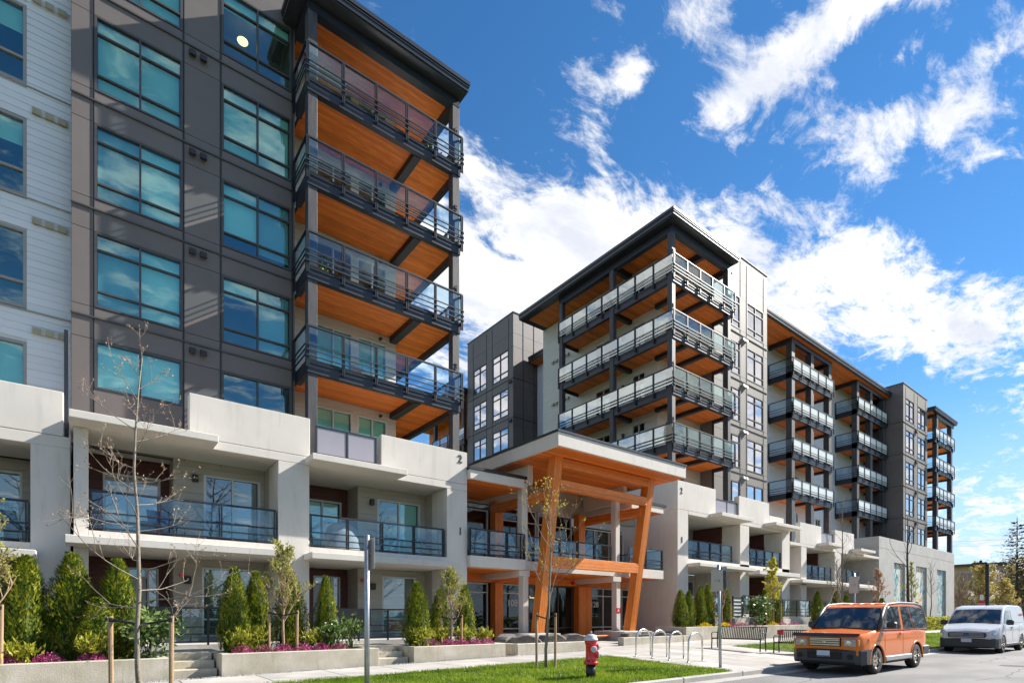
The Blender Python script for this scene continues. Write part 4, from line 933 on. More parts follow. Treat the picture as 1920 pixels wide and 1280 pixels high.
b = MB(); b.box(23.2, 50, 16.3, 16.6, 0, 1.42); tag(b.build('retaining_wall', 'concrete_grey'), 'grey concrete retaining wall under the black fences on the right', 'wall')
def gate(label, x0, x1, z0):
    r = thing('garden_gate', label, 'gate', ((x0+x1)/2, 16.3, z0), 'black garden gates')
    b = MB(); y = 16.32
    for a, c in ((x0, x0+.08), (x1-.08, x1)): b.box(a, c, y-.03, y+.03, z0, z0+1.15)
    for q in range(6): b.box(x0+.081, x1-.081, y-.028, y+.028, z0+.02+q*.2, z0+.08+q*.2)
    b.build('gate_frame', 'black_metal', r)
    for q in range(5): b = MB(); b.box(x0+.09, x1-.09, y-.006, y+.006, z0+.085+q*.2, z0+.215+q*.2); b.build('pane', 'frosted_pale', r)
gate('black garden gate with frosted panes behind the first bench', 27.9, 28.9, 1.42); gate('second black garden gate, right of the yellow-green sapling', 32.3, 33.4, 1.38)
# pebbles along the foot of the planters
rs = random.Random(8); b = MB()
for k in range(1500):
    x = rs.uniform(-4, 14.2); y = rs.uniform(13.38, 13.52 if not 10.2 < x < 10.75 else 14.6); r = rs.uniform(.012, .03); z = gz(x, y)
    n = 5; vs = [(x+r*rs.uniform(.7, 1.2)*math.cos(2*math.pi*j/n), y+r*rs.uniform(.7, 1.2)*math.sin(2*math.pi*j/n), z) for j in range(n)]+[(x, y, z+r*rs.uniform(.6, 1.1))]
    b.add(vs, [(j, (j+1) % n, n) for j in range(n)])
tag(b.build('pebble_strip', 'pebble'), 'pebbles along the foot of the concrete planters', 'pebbles', kind='stuff')
# boulders: sawn half-round stones
def boulder(label, x, y, z, L, h, d, rz, seed):
    rs = random.Random(seed); n = 11; prof = [(-L/2, -.1)]+[(-L/2*math.cos(math.pi*k/n), h*math.sin(math.pi*k/n)**.75*rs.uniform(.9, 1.06)) for k in range(n+1)]+[(L/2, -.1)]
    b = MB(); m = len(prof); vs = []
    for j, (yy, s_) in enumerate(((-d/2, .93), (-d/2+.05, 1), (0, 1.02), (d/2-.05, 1), (d/2, .9))):
        vs += [(p*s_+rs.uniform(-.015, .015), yy+rs.uniform(-.02, .02), q*s_ if q > 0 else q) for p, q in prof]
    fs = [tuple(range(m)), tuple(reversed(range(4*m, 5*m)))]
    for j in range(4):
        for k in range(m): fs.append((j*m+k, (j+1)*m+k, (j+1)*m+(k+1) % m, j*m+(k+1) % m))
    b.add(vs, fs); o = b.build('boulder', 'stone'); o.location = (x, y, z); o.rotation_euler = (0, 0, rz)
    return tag(o, label, 'boulder', 'half-round boulders by the entrance')
for k, (l, x, y, L, h, rz) in enumerate((('half-round boulder furthest left, by the timber column', 11.6, 15.3, 1.2, .42, .5), ('half-round boulder leaning just left of the concrete plinth', 11.85, 14.6, 1.25, .42, -.5), ('dark half-round boulder in front of the left plinth', 13.0, 14.5, 1.1, .45, -.2), ('half-round boulder right of the left timber leg', 14.35, 14.8, 1.2, .42, -.3),
     ('boulder beside the right plinth, behind the bicycle racks', 18.3, 15.4, 1.3, .38, .2), ('second boulder from the right plinth', 19.1, 15.1, 1.2, .40, .6), ('third boulder from the right plinth', 20.0, 15.2, 1.3, .36, -.4), ('boulder furthest right, against the podium wall', 20.9, 15.5, 1.2, .34, .1))):
    boulder(l, x, y, .40, L, h, .5, rz, 20+k)
# ================================================================== VEGETATION
def leaf_cloud(b, pts, size, rs, up=.3, asp=1.6):
    for p in pts:
        s = size*rs.uniform(.6, 1.3); a = Vector((rs.gauss(0, 1), rs.gauss(0, 1), rs.gauss(up, .8))).normalized(); c = a.orthogonal().normalized(); c = Matrix.Rotation(rs.uniform(0, 6.28), 3, a) @ c
        p = Vector(p); t = p+a*s*asp; m = p+a*s*asp*.5
        b.add([p, m+c*s*.42, t, m-c*s*.42], [(0, 1, 2, 3)])
def make_cedar(h, r, seed, n=5600, m='cedar'):
    rs = random.Random(seed); b = MB(); c = MB()
    lob = [(rs.uniform(0, 6.28), rs.uniform(.1, .9), rs.uniform(.5, 1.0)) for _ in range(9)]
    def rad(t, a):
        f = (1-t**1.7)**.78*(.78+.22*min(1, t*5))*1.08; q = 1+.13*math.sin(a*3+seed+t*5)+.10*math.sin(a*5-t*9)+.06*math.sin(a*9+t*17)
        for la, lt, lw in lob: q += .20*lw*math.exp(-((math.cos(a-la)-1)*4)**2-((t-lt)*5)**2)
        return r*f*q
    for _ in range(n):
        t = rs.random()**.85*.985; a = rs.uniform(0, 6.28); R_ = rad(t, a)*rs.uniform(.78, 1.05)+.01
        p = Vector((R_*math.cos(a), R_*math.sin(a), .03+t*h)); s = rs.uniform(.026, .062)
        o = Vector((math.cos(a), math.sin(a), 0)); d = (o*rs.uniform(.1, .8)+Vector((rs.gauss(0, .3), rs.gauss(0, .3), rs.uniform(.5, 1.3)))).normalized()
        side = Vector((-math.sin(a), math.cos(a), rs.gauss(0, .5))).normalized()
        b.add([p, p+d*s*.9+side*s*.30, p+d*s*2.0, p+d*s*.8-side*s*.30], [(0, 1, 2, 3)])
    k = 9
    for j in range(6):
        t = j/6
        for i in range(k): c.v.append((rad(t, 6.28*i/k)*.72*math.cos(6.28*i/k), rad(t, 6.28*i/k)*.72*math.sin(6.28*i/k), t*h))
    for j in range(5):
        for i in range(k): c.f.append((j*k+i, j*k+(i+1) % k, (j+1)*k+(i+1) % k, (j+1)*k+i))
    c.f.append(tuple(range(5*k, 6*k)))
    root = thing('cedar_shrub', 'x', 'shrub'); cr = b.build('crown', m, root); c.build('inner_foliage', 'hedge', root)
    t = MB(); t.tube([(0, 0, -.1), (0, 0, h*.5)], [.05, .03], 6); t.build('trunk', 'bark_dark', root)
    return root
CE = [make_cedar(1.9, .36, s) for s in (1, 2, 3)]
used = [False]*3
def cedar(label, x, y, z, h, w, k=0, rz=0):
    o = CE[k] if not used[k] else copy_tree(CE[k], (0, 0, 0)); used[k] = True
    o.location = (x, y, z); o.rotation_euler = (0, 0, rz); o.scale = (w/.39, w/.39, h/1.9)
    return tag(o, label, 'shrub', 'columnar cedar shrubs')
for i, (l, x, y, z, h, w) in enumerate((
    ('bushy cedar at the far left edge of the picture', -1.78, 15.3, .5, 2.2, .50), ('second cedar from the left edge', -1.02, 15.2, .5, 2.15, .47), ('tall cedar in the left hedge, in front of the white pillar', -.26, 15.2, .5, 2.25, .46), ('cedar at the right end of the left hedge', .52, 14.9, .5, 2.15, .46), ('small low cedar in front of the left hedge', .15, 14.4, .5, 1.3, .4),
    ('slim pointed cedar right of the first steps', 2.85, 14.9, .55, 2.05, .36), ('dark cedar behind the middle sapling, left of it', 3.45, 15.3, .55, 2.0, .38), ('wide cedar behind the middle sapling', 4.3, 15.3, .55, 2.05, .42), ('slim cedar right of the middle sapling', 5.15, 15.0, .55, 1.95, .30),
    ('full cedar right of the second steps', 8.0, 15.1, .55, 1.9, .42), ('cedar behind the sapling next to the entrance', 9.0, 15.4, .55, 1.75, .36), ('cedar closest to the glazed entrance', 9.85, 15.3, .55, 1.9, .36),
    ('first cedar right of the podium corner', 22.0, 15.5, .9, 1.75, .36), ('second cedar right of the podium corner', 22.65, 15.5, .9, 1.7, .32), ('third cedar right of the podium corner', 23.6, 15.5, .9, 2.0, .32), ('fourth cedar right of the podium corner', 24.4, 15.6, .9, 2.1, .36), ('fifth cedar right of the podium corner, behind the signpost', 26.0, 15.6, .9, 2.0, .33),
    ('cedar behind the first garden gate', 30.2, 15.7, .9, 2.0, .36), ('cedar left of the yellow-green sapling', 31.5, 15.7, .9, 1.9, .36), ('cedar over the bonnet of the orange car, left', 36.8, 15.7, .9, 2.1, .4), ('cedar over the bonnet of the orange car, middle', 39.6, 15.7, .9, 2.2, .4), ('cedar over the bonnet of the orange car, right', 41.2, 15.7, .9, 2.0, .4), ('small cedar above the roof of the orange car, left', 46.3, 15.7, .9, 1.7, .4), ('small cedar above the roof of the orange car', 47.6, 15.7, .9, 1.9, .4), ('round shrub above the roof of the orange car, against the grey block', 53.8, 15.7, .9, 1.8, .6), ('shrub next to the first painted niche', 55.4, 15.7, .9, 1.7, .5))):
    cedar(l, x, y, z, h, w, i % 3, i*1.3)
def bare_tree(name, label, h, r0, seed, first=.18, n_br=26, spread=.33, ang=.35, m='bark_grey', leaf=None, leaf_n=3, leaf_s=.03, twig=.5, lift=.35, group=None, sides=6, cat='tree', lean=.02, fork=0, br_r=.42):
    rs = random.Random(seed); root = thing(name, label, cat, group=group); t = MB(); br = MB(); lf = MB(); tips = []
    pts = []; x = y = 0
    N = 9
    for k in range(N+1):
        f = k/N; pts.append((x, y, h*f-.1*(k == 0))); x += rs.gauss(0, lean); y += rs.gauss(0, lean)
    def P(f): k = min(int(f*N), N-1); q = f*N-k; return Vector(pts[k]).lerp(Vector(pts[k+1]), q)
    t.tube(pts, [r0*(1-.85*(k/N)**.9)+.002 for k in range(N+1)], 8); t.build('trunk', m, root, True)
    def grow(p, d, ln, r, dep):
        n = 5; q = [p]; c = d.copy()
        for k in range(n):
            c = (c+Vector((rs.gauss(0, .10), rs.gauss(0, .10), lift*.22+rs.gauss(0, .08)))).normalized(); q.append(q[-1]+c*ln/n)
        br.tube(q, [r*(1-.75*k/n)+.0012 for k in range(n+1)], 5 if dep == 0 else 3, cap=False)
        if dep < 2:
            for _ in range(int((4 if dep == 0 else 3)*(.6+twig))):
                f = rs.uniform(.25, 1); i = min(int(f*n), n-1); pp = q[i].lerp(q[i+1], f*n-i)
                a = rs.uniform(0, 6.28); o = c.orthogonal().normalized(); o = Matrix.Rotation(a, 3, c) @ o
                grow(pp, (c*.75+o*.75+Vector((0, 0, .15))).normalized(), ln*rs.uniform(.25, .5), r*.45, dep+1)
        if leaf:
            for _ in range(leaf_n):
                f = rs.uniform(.3, 1); i = min(int(f*n), n-1); tips.append(q[i].lerp(q[i+1], f*n-i))
            tips.append(q[-1])
    for k in range(n_br):
        f = first+(1-first)*(k+rs.random())/n_br*.97; a = k*2.4+rs.gauss(0, .4)
        d = Vector((math.cos(a), math.sin(a), ang+rs.gauss(0, .15)+.8*f*f)).normalized()
        grow(P(f), d, h*spread*(1.05-.75*(f-first)/(1-first))*rs.uniform(.7, 1.15), r0*br_r*(1-.6*f), 0)
    br.build('branches', m, root, True)
    if leaf: leaf_cloud(lf, tips, leaf_s, rs, .6); lf.build('buds' if leaf_s < .05 else 'leaves', leaf, root)
    return root
def staked(tree, x, y, z, dx, hs, label, up=1.25, rz=0):
    """two round stakes with webbing straps beside a young tree"""
    tree.location = (x, y, z); tree.rotation_euler = (0, 0, rz)
    r = thing('tree_stakes', label, 'stakes', (x, y, z), 'tree stakes with black straps')
    for s in (-1, 1):
        b = MB(); X = x+s*dx*.79; Y = y-s*dx*.61; b.tube([(X, Y, z-.1), (X+s*.01, Y, z+hs)], .032, 10); b.build('stake', 'stake_wood', r)
        b = MB(); b.tube([(X, Y, z+hs-.06), (x, y, z+hs-.13)], .018, 6); b.tube([(X-.001, Y, z+hs-.09), (X, Y, z+hs-.03)], .038, 10); b.build('strap', 'strap', r)
T1 = bare_tree('young_tree', 'leafless young tree with whorled branches between two stakes at the left', 5.2, .038, 12, .22, 24, .28, .0, 'bark_grey', 'bud_pink', 1, .02, .55, .30, lean=.03, br_r=.30)
staked(T1, .62, 9.75, gz(.6, 9.7), .44, 1.35, 'pair of wooden stakes holding the leafless tree at the left')
T2 = bare_tree('young_tree', 'thin street tree with yellow-green buds in front of the left timber leg', 4.25, .042, 5, .36, 17, .44, .75, 'bark_grey', 'bud_yellow', 1, .026, .45, .55, lean=.02, br_r=.34)
staked(T2, 9.0, 10.25, gz(9, 10.2), .23, 1.35, 'pair of wooden stakes holding the thin tree by the red hydrant')
T3 = bare_tree('sapling', 'budding multi-branched sapling at the far left edge', 2.7, .05, 7, .22, 18, .55, .95, 'bark_tan', 'bud_green', 5, .035, .9, .5, lean=.04, br_r=.6); staked(T3, -1.62, 13.95, .52, .45, 1.15, 'wooden stakes of the sapling at the far left edge')
T4 = bare_tree('sapling', 'budding sapling with green leaflets in the middle planter', 2.45, .04, 21, .28, 26, .42, 1.1, 'bark_tan', 'bud_green', 4, .032, .8, .6, lean=.02, br_r=.5); staked(T4, 3.78, 14.05, .55, .34, 1.05, 'wooden stakes of the sapling in the middle planter')
T5 = bare_tree('sapling', 'budding sapling left of the glazed entrance', 2.05, .04, 33, .30, 26, .42, 1.0, 'bark_tan', 'bud_green', 4, .032, .8, .6, lean=.02, br_r=.5); staked(T5, 8.62, 14.1, .55, .3, .95, 'wooden stakes of the sapling left of the entrance')
T6 = bare_tree('sapling', 'pollarded brown sapling behind the signpost', 2.6, .05, 41, .35, 14, .4, 1.3, 'bark_tan', None, 0, 0, .3, .3, br_r=.8); staked(T6, 24.9, 15.1, .9, .4, 1.3, 'wooden stakes of the pollarded sapling behind the signpost')
T7 = bare_tree('sapling', 'bright yellow-green sapling right of the first bench', 3.6, .05, 45, .3, 22, .22, .9, 'bark_tan', 'bud_yellow', 5, .06, .7, .5); staked(T7, 29.6, 14.9, .9, .4, 1.4, 'stakes of the bright yellow-green sapling')
T8 = bare_tree('young_tree', 'tall leafless street tree behind the orange car', 6.4, .05, 52, .3, 16, .24, .9, 'bark_grey', None, 0, 0, .5, .5, br_r=.28); T8.location = (26.5, 10.3, .3)
T9 = bare_tree('young_tree', 'tall dark leafless tree in front of the first painted niche', 7.6, .12, 61, .5, 8, .28, 1.0, 'bark_dark', None, 0, 0, .3, .5, br_r=.3); T9.location = (42.2, 12.4, .3)
T10 = bare_tree('sapling', 'thin pale sapling against the grey end block', 4.8, .06, 63, .3, 22, .2, 1.2, 'bark_tan', 'bud_green', 3, .05, .8, .6); T10.location = (52.5, 15.2, .9)
T11 = bare_tree('sapling', 'small brown bush tree above the bonnet of the orange car', 4.2, .06, 67, .3, 20, .3, 1.0, 'bark_tan', None, 0, 0, .9, .5); T11.location = (38.4, 15.2, .9)
T12 = bare_tree('sapling', 'small reddish sapling above the roof of the orange car', 3.8, .06, 68, .3, 20, .28, 1.0, 'bark_tan', 'bud_pink', 3, .05, .9, .5); T12.location = (45.2, 15.2, .9)
T13 = bare_tree('young_tree', 'thin leafless tree between the second and third painted niche', 5.6, .06, 71, .4, 14, .25, 1.1, 'bark_grey', None, 0, 0, .6, .6); T13.location = (58.0, 15.4, .5)
# ---- shrubs and flowers
def shrub(name, label, x, y, z, r, h, n, size, m, seed, group, asp=1.8, cat='shrub', upright=0):
    rs = random.Random(seed); root = thing(name, label, cat, (0, 0, 0), group); st = MB(); b = MB(); pts = []
    for k in range(9):
        a = rs.uniform(0, 6.28); q = r*rs.uniform(.2, .9); hh = h*rs.uniform(.6, 1.05)
        p = [(0, 0, -.05), (q*.45*math.cos(a), q*.45*math.sin(a), hh*.5), (q*math.cos(a), q*math.sin(a), hh)]
        st.tube(p, [.012, .008, .003], 4, cap=False)
        for _ in range(n//9):
            f = rs.random()**.7; c = Vector(p[1]).lerp(Vector(p[2]), f*1.02) if f > .25 else Vector(p[0]).lerp(Vector(p[1]), f*4)
            s_ = r*.30; pts.append(c+Vector((rs.gauss(0, s_), rs.gauss(0, s_), rs.gauss(0, s_*.5))))
    pts = [Vector((p.x, p.y, abs(p.z))) for p in pts]
    leaf_cloud(b, pts, size, rs, .5+upright, asp); st.build('stems', 'bark_dark', root); b.build('foliage', m, root)
    root.location = (x, y, z); return root
shrub('laurel_bush', 'glossy laurel bush behind the leafless staked tree', 1.05, 14.1, .5, .55, .95, 900, .075, 'laurel', 3, 'laurel bushes')
shrub('laurel_bush', 'glossy laurel bush in front of the patio fence, behind the steel signpost', 5.55, 14.15, .55, .42, .85, 520, .07, 'laurel', 4, 'laurel bushes', upright=.6); shrub('laurel_bush', 'smaller glossy laurel left of the steel signpost', 5.0, 14.1, .55, .36, .7, 380, .07, 'laurel', 6, 'laurel bushes', upright=.6)
shrub('laurel_bush', 'pale leafy bush under the yellow-green sapling', 28.2, 15.0, .9, .75, 1.5, 600, .10, 'laurel', 5, 'laurel bushes', upright=.5); shrub('laurel_bush', 'pale leafy bush left of the orange car', 35.5, 14.0, .4, .8, 1.5, 600, .1, 'laurel', 9, 'laurel bushes')
for k, (l, x, y, z, r, h) in enumerate((('yellow-green shrub at the foot of the left hedge', .1, 13.95, .5, .32, .55), ('yellow-green shrub in the left planter near the edge', -1.0, 13.9, .5, .25, .4), ('yellow-green shrub at the left end of the middle planter', 2.75, 14.0, .55, .36, .5), ('yellow-green shrub under the slim cedar', 3.15, 14.3, .55, .34, .6), ('low shrub right of the middle sapling', 4.55, 14.2, .55, .3, .5), ('yellow-green shrub at the left end of the entrance planter', 7.55, 14.0, .55, .33, .5), ('yellow-green shrub in the middle of the entrance planter', 8.2, 14.3, .55, .32, .55), ('yellow-green shrub right of the entrance sapling', 9.1, 14.35, .55, .3, .5), ('yellow-green shrub at the right end of the entrance planter', 9.75, 14.2, .55, .34, .48))):
    shrub('golden_shrub', l, x, y, z, r, h, 420, .045, 'euonymus', 60+k, 'golden shrubs in the planters', 2.6, upright=.9)
names = ['by the left picture edge', 'left of the leafless tree', 'under the left hedge', 'behind the leafless tree stakes', 'at the left end of the middle planter', 'second in the middle planter', 'under the middle sapling', 'right of the middle sapling', 'fifth in the middle planter', 'at the right of the middle planter', 'at the left end of the entrance planter', 'second in the entrance planter', 'under the entrance sapling', 'fourth in the entrance planter', 'at the right end of the entrance planter']
hx = [(-1.9, 0), (-1.25, 0), (-.62, 0), (.05, 0), (2.82, 0), (3.3, 1), (3.75, 0), (4.2, 0), (4.65, 0), (5.1, 1), (7.85, 1), (8.35, 0), (8.8, 0), (9.3, 0), (9.75, 0)]
for k, ((x, d), nm) in enumerate(zip(hx, names)):
    rs = random.Random(100+k); b = MB(); pts = []
    for _ in range(620):
        a = rs.uniform(0, 6.28); q = rs.random()**.5; pts.append((q*.29*math.cos(a), q*.19*math.sin(a), (.20*(1-q*q)+.02)*rs.uniform(.5, 1.1)))
    leaf_cloud(b, pts, .022, rs, 1.2, 1.9); o = b.build('heather_clump', 'heather_dull' if d else 'heather'); o.location = (x, 13.86, PT-.07 if x > 2 else .51)
    tag(o, ('dull reddish' if d else 'pink')+' flowering heather clump '+nm, 'heather', 'heather clumps in the planters')
for k, (x, mm, nm) in enumerate(((23.0, 'yellow_flower', 'yellow flower clump under the third cedar on the right'), (25.0, 'heather', 'pink heather behind the signpost'), (26.2, 'heather', 'pink heather in front of the first garden gate'), (24.6, 'yellow_flower', 'yellow flower clump left of the signpost'), (27.3, 'heather_dull', 'dull heather before the pale leafy bush'), (30.4, 'heather', 'pink heather over the backrest of the second bench'), (31.8, 'heather', 'pink heather left of the orange car'), (29.4, 'yellow_flower', 'yellow flowers under the yellow-green sapling'))):
    rs = random.Random(200+k); b = MB(); pts = []
    for _ in range(300):
        a = rs.uniform(0, 6.28); q = rs.random()**.5; pts.append((q*.6*math.cos(a), q*.25*math.sin(a), (.22*(1-q*q)+.02)*rs.uniform(.5, 1.1)))
    leaf_cloud(b, pts, .04, rs, 1.2, 1.6); o = b.build('flower_clump', mm); o.location = (x, 14.85, .9); tag(o, nm, 'flowers', 'flower clumps on the right')
# ================================================================== STREET FURNITURE
def hydrant(x, y):
    r = thing('fire_hydrant', 'red fire hydrant with grey cap on a black barrel, on the verge', 'hydrant', (x, y, gz(x, y)))
    z = gz(x, y)
    def lt(name, m, prof, axis='z', c=(0, 0, 0), n=20): b = MB(); b.lathe(prof, n, axis, (x+c[0], y+c[1], z+c[2])); return b.build(name, m, r, True)
    lt('barrel', 'black_metal', [(0, -.05), (.105, -.05), (.105, .30), (0, .30)])
    lt('flange', 'red_paint', [(0, .29), (.155, .29), (.16, .30), (.16, .345), (.15, .355), (0, .355)])
    for k in range(8):
        a = k*math.pi/4; b = MB(); b.lathe([(0, .355), (.014, .355), (.014, .372), (0, .374)], 6, c=(x+.14*math.cos(a), y+.14*math.sin(a), z)); b.build('flange_bolt', 'galvanised', r)
    lt('body', 'red_paint', [(0, .35), (.125, .35), (.118, .40), (.112, .46), (.112, .70), (.13, .74), (.135, .80), (0, .80)])
    lt('bonnet', 'hydrant_grey', [(0, .795), (.155, .795), (.155, .83), (.14, .845), (.125, .90), (.07, .93), (0, .935)], n=12)
    lt('operating_nut', 'stake_wood', [(0, .93), (.03, .93), (.03, .985), (.02, .995), (0, .995)], n=6)
    d = Vector((-.38, -.92, 0))
    for ang, rr, zz in ((-.0, .075, .62), (1.35, .07, .66), (1.2, .085, .50)):
        a = math.atan2(-.92, -.38)+ang; o = Vector((math.cos(a), math.sin(a), 0)); p = Vector((x, y, z+zz))
        b = MB(); b.tube([p+o*.09, p+o*.15], rr*1.02, 14); b.build('outlet', 'red_paint', r)
        c = MB(); c.tube([p+o*.15, p+o*.175, p+o*.185], [rr*.92, rr*.92, rr*.7], 14); c.tube([p+o*.185, p+o*.215], .02, 5); c.build('outlet_cap', 'hydrant_grey', r)
hydrant(8.5, 8.23)
rk = None
for k, (x, y, nm) in enumerate(((13.05, 10.77, 'furthest from the kerb'), (13.06, 10.17, 'second from the building side'), (13.02, 9.55, 'third from the building side'), (12.98, 8.9, 'nearest the signpost'))):
    if rk is None:
        rk = thing('bicycle_rack', 'x', 'bike rack', (0, 0, 0)); b = MB()
        pts = [(0, 0, -.05), (.02, 0, .55)]+[(.42-.40*math.cos(math.pi*q/10), 0, .55+.27*math.sin(math.pi*q/10)) for q in range(1, 10)]+[(.82, 0, .55), (.84, 0, -.05)]
        b.tube(pts, .024, 10); b.build('hoop', 'steel', rk, True)
        for q in (0, .84): b = MB(); b.lathe([(0, 0), (.07, 0), (.07, .01), (0, .012)], 12, c=(q, 0, 0)); b.build('foot_plate', 'steel', rk)
        o = rk
    else: o = copy_tree(rk, (0, 0, 0))
    o.location = (x, y, gz(x, y)); o.rotation_euler = (0, 0, .12)
    tag(o, 'stainless hoop bicycle rack '+nm, 'bike rack', 'bicycle hoops on the paving')
def signpost(label, x, y, h, plates, lean=0, r=.038):
    z = gz(x, y); t = thing('signpost', label, 'sign', (x, y, z), 'galvanised signposts')
    b = MB(); b.tube([(x, y, z-.1), (x-lean, y, z+h)], r, 12); b.lathe([(r, 0), (r*1.05, .01), (0, .03)], 12, c=(x-lean, y, z+h-.005)); b.build('pole', 'galvanised', t, True)
    for side, z0, z1, w, m, off in plates:
        X = x-lean*(z0+z1)/2/h+side*(r+.012); b = MB(); b.cbox(min(X, X+side*.006), max(X, X+side*.006), y-w/2+off, y+w/2+off, z+z0, z+z1, c=.002); b.build('sign_plate', m, t)
        b = MB(); b.box(X-.03, X+.03, y-.06, y+.06, z+(z0+z1)/2-.02, z+(z0+z1)/2+.02); b.build('bracket', 'galvanised', t)
signpost('near galvanised signpost in front of the planters, plate seen edge-on', 3.22, 7.62, 2.50, [(1, 2.02, 2.47, .30, 'sign_back', .0)])
signpost('leaning galvanised signpost beside the bicycle racks', 12.85, 7.85, 2.62, [(-1, 1.95, 2.5, .34, 'sign_back', .02), (1, 2.0, 2.58, .34, 'galvanised', -.02)], .09)
signpost('galvanised signpost rising behind the orange car', 21.4, 7.9, 2.80, [(-1, 2.1, 2.7, .3, 'sign_back', 0), (1, 2.1, 2.7, .3, 'galvanised', 0)])
def bench(label, first=None):
    if first: return tag(copy_tree(first, (0, 0, 0)), label)
    t = thing('bench', label, 'bench', (0, 0, 0), 'slatted metal benches'); W_ = 1.72
    for i in range(27):                                        # slats bend from the seat up into the back
        y = .05+i*(W_-.1)/26; b = MB()
        pr_ = [(0, .40), (.03, .435), (.40, .41), (.46, .45), (.56, .82), (.59, .84)]
        for (a, c), (d, e) in zip(pr_, pr_[1:]):
            n = Vector((-(e-c), d-a)).normalized()*.008; b.prism([(a, c), (d, e), (d+n.x, e+n.y), (a+n.x, c+n.y)], y-.016, y+.016)
        b.build('slat', 'bench_metal', t)
    for y in (0, W_):
        b = MB(); b.tube([(.02, y, 0), (.05, y, .40), (.45, y, .40), (.56, y, .82)], .022, 6); b.tube([(.50, y, 0), (.45, y, .42)], .022, 6)
        b.tube([(.04, y, .40), (.03, y, .60), (.12, y, .64), (.50, y, .62)], .018, 6); b.build('end_frame', 'bench_metal', t)
    for x, z in ((.03, .415), (.42, .395), (.58, .83)): b = MB(); b.tube([(x, 0, z), (x, W_, z)], .016, 6); b.build('cross_rail', 'bench_metal', t)
    return t
B1 = bench('black slatted bench nearest the bicycle racks'); B2 = bench('black slatted bench partly hidden by the orange car', B1)
B1.location = (17.93, 9.5, gz(18, 10)); B1.rotation_euler = (0, 0, .1); B2.location = (18.45, 7.5, gz(18, 8)); B2.rotation_euler = (0, 0, .1)
b = MB(); b.box(-.5, -.49, 1.5, 1.72, .68, .84); o = b.build('bench_notice', 'sign_red'); o.location = (19.05, 7.5, gz(18, 8)); tag(o, 'small red notice on the back of the second bench', 'notice')
def lamp_post(x, y):
    t = thing('street_lamp', 'black street lamp with a flat arm behind the white van', 'lamp', (x, y, 0)); b = MB(); b.cbox(x-.085, x+.085, y-.085, y+.085, 0, 4.6, c=.02); b.build('pole', 'black_metal', t)
    b = MB(); b.cbox(x-.55, x+.05, y-.1, y+.62, 4.55, 4.66, c=.02); b.build('arm', 'black_metal', t); b = MB(); b.lathe([(0, 4.66), (.08, 4.66), (.06, 4.8), (0, 4.82)], 10, c=(x-.25, y+.25, 0)); b.build('photocell', 'black_metal', t)
lamp_post(42.5, 8.5)
t = thing('stop_sign', 'red stop sign beyond the white van', 'sign', (75, 15.44, 0)); b = MB(); b.tube([(75, 15.44, 0), (75, 15.44, 3.4)], .05, 8); b.build('pole', 'galvanised', t)
b = MB(); oc = [(15.44+.42*math.cos(R(22.5+45*k)), 2.75+.42*math.sin(R(22.5+45*k))) for k in range(8)]; b.prism(oc, 74.90, 74.93, 'yz'); s_ = b.build('sign_plate', 'sign_red', t)
text_mesh('STOP', .30, .004, 'lettering', 'sign_white', Matrix.Translation((74.88, 15.44, 2.65)) @ Matrix.Rotation(R(-90), 4, 'Z') @ Matrix.Rotation(R(90), 4, 'X'), s_)
b = MB(); b.box(74.90, 74.92, 15.29, 15.59, 3.2, 3.75); b.build('sign_plate', 'sign_white', t)
# things on the balconies
def planter_box():
    t = thing('balcony_planter', 'wooden planter box with small plants on the top left balcony', 'planter', (6.3, 18.7, 18.95)); b = MB()
    b.cbox(5.95, 7.05, 18.45, 18.75, 19.45, 19.85, c=.01); b.build('box', 'stake_wood', t)
    for x in (6.0, 6.95): b = MB(); b.box(x, x+.06, 18.5, 18.7, 18.96, 19.449); b.build('leg', 'stake_wood', t)
    rs = random.Random(3); l = MB(); leaf_cloud(l, [(6.1+rs.random()*.9, 18.6+rs.gauss(0, .05), 19.86+rs.random()*.12) for _ in range(90)]+[(6.45+rs.gauss(0, .05), 18.6, 19.86+rs.random()*.35) for _ in range(50)], .05, rs, 1); l.build('plants', 'laurel', t)
planter_box()
def chair(label, x, y, z, m, rz=0):
    t = thing('patio_chair', label, 'chair', (0, 0, 0), 'patio chairs'); b = MB(); b.cbox(-.28, .28, -.28, .28, .40, .46, c=.02); b.build('seat', m, t)
    b = MB(); b.add([(-.28,.24,.46),(.28,.24,.46),(.28,.42,.92),(-.28,.42,.92),(-.28,.29,.46),(.28,.29,.46),(.28,.46,.92),(-.28,.46,.92)], [(0,3,2,1),(4,5,6,7),(0,1,5,4),(1,2,6,5),(2,3,7,6),(3,0,4,7)]); b.build('backrest', m, t)
    for a in (-.25, .25):
        for c in (-.25, .25): b = MB(); b.tube([(a, c, 0), (a, c, .41)], .018, 6); b.build('leg', 'black_metal', t)
    t.location = (x, y, z); t.rotation_euler = (0, 0, rz)
mat('cushion_blue', (.03, .07, .20), .8); mat('cushion_grey', (.35, .35, .36), .85); mat('cushion_teal', (.02, .09, .11), .8); mat('barbecue_cover', (.30, .30, .31), .75, var=.2, sc=4)
chair('blue cushioned chair on the first floor balcony behind the bare tree', 1.75, 18.9, 3.66, 'cushion_blue', .3); chair('teal lounge chair on the balcony at the far left', -1.55, 18.9, 3.3, 'cushion_teal', .5); chair('grey chair on the third floor left balcony', 8.0, 19.2, 9.8, 'cushion_grey', .2); chair('white chair on the fifth floor left balcony', 10.2, 19.0, 15.9, 'sign_white', -.5)
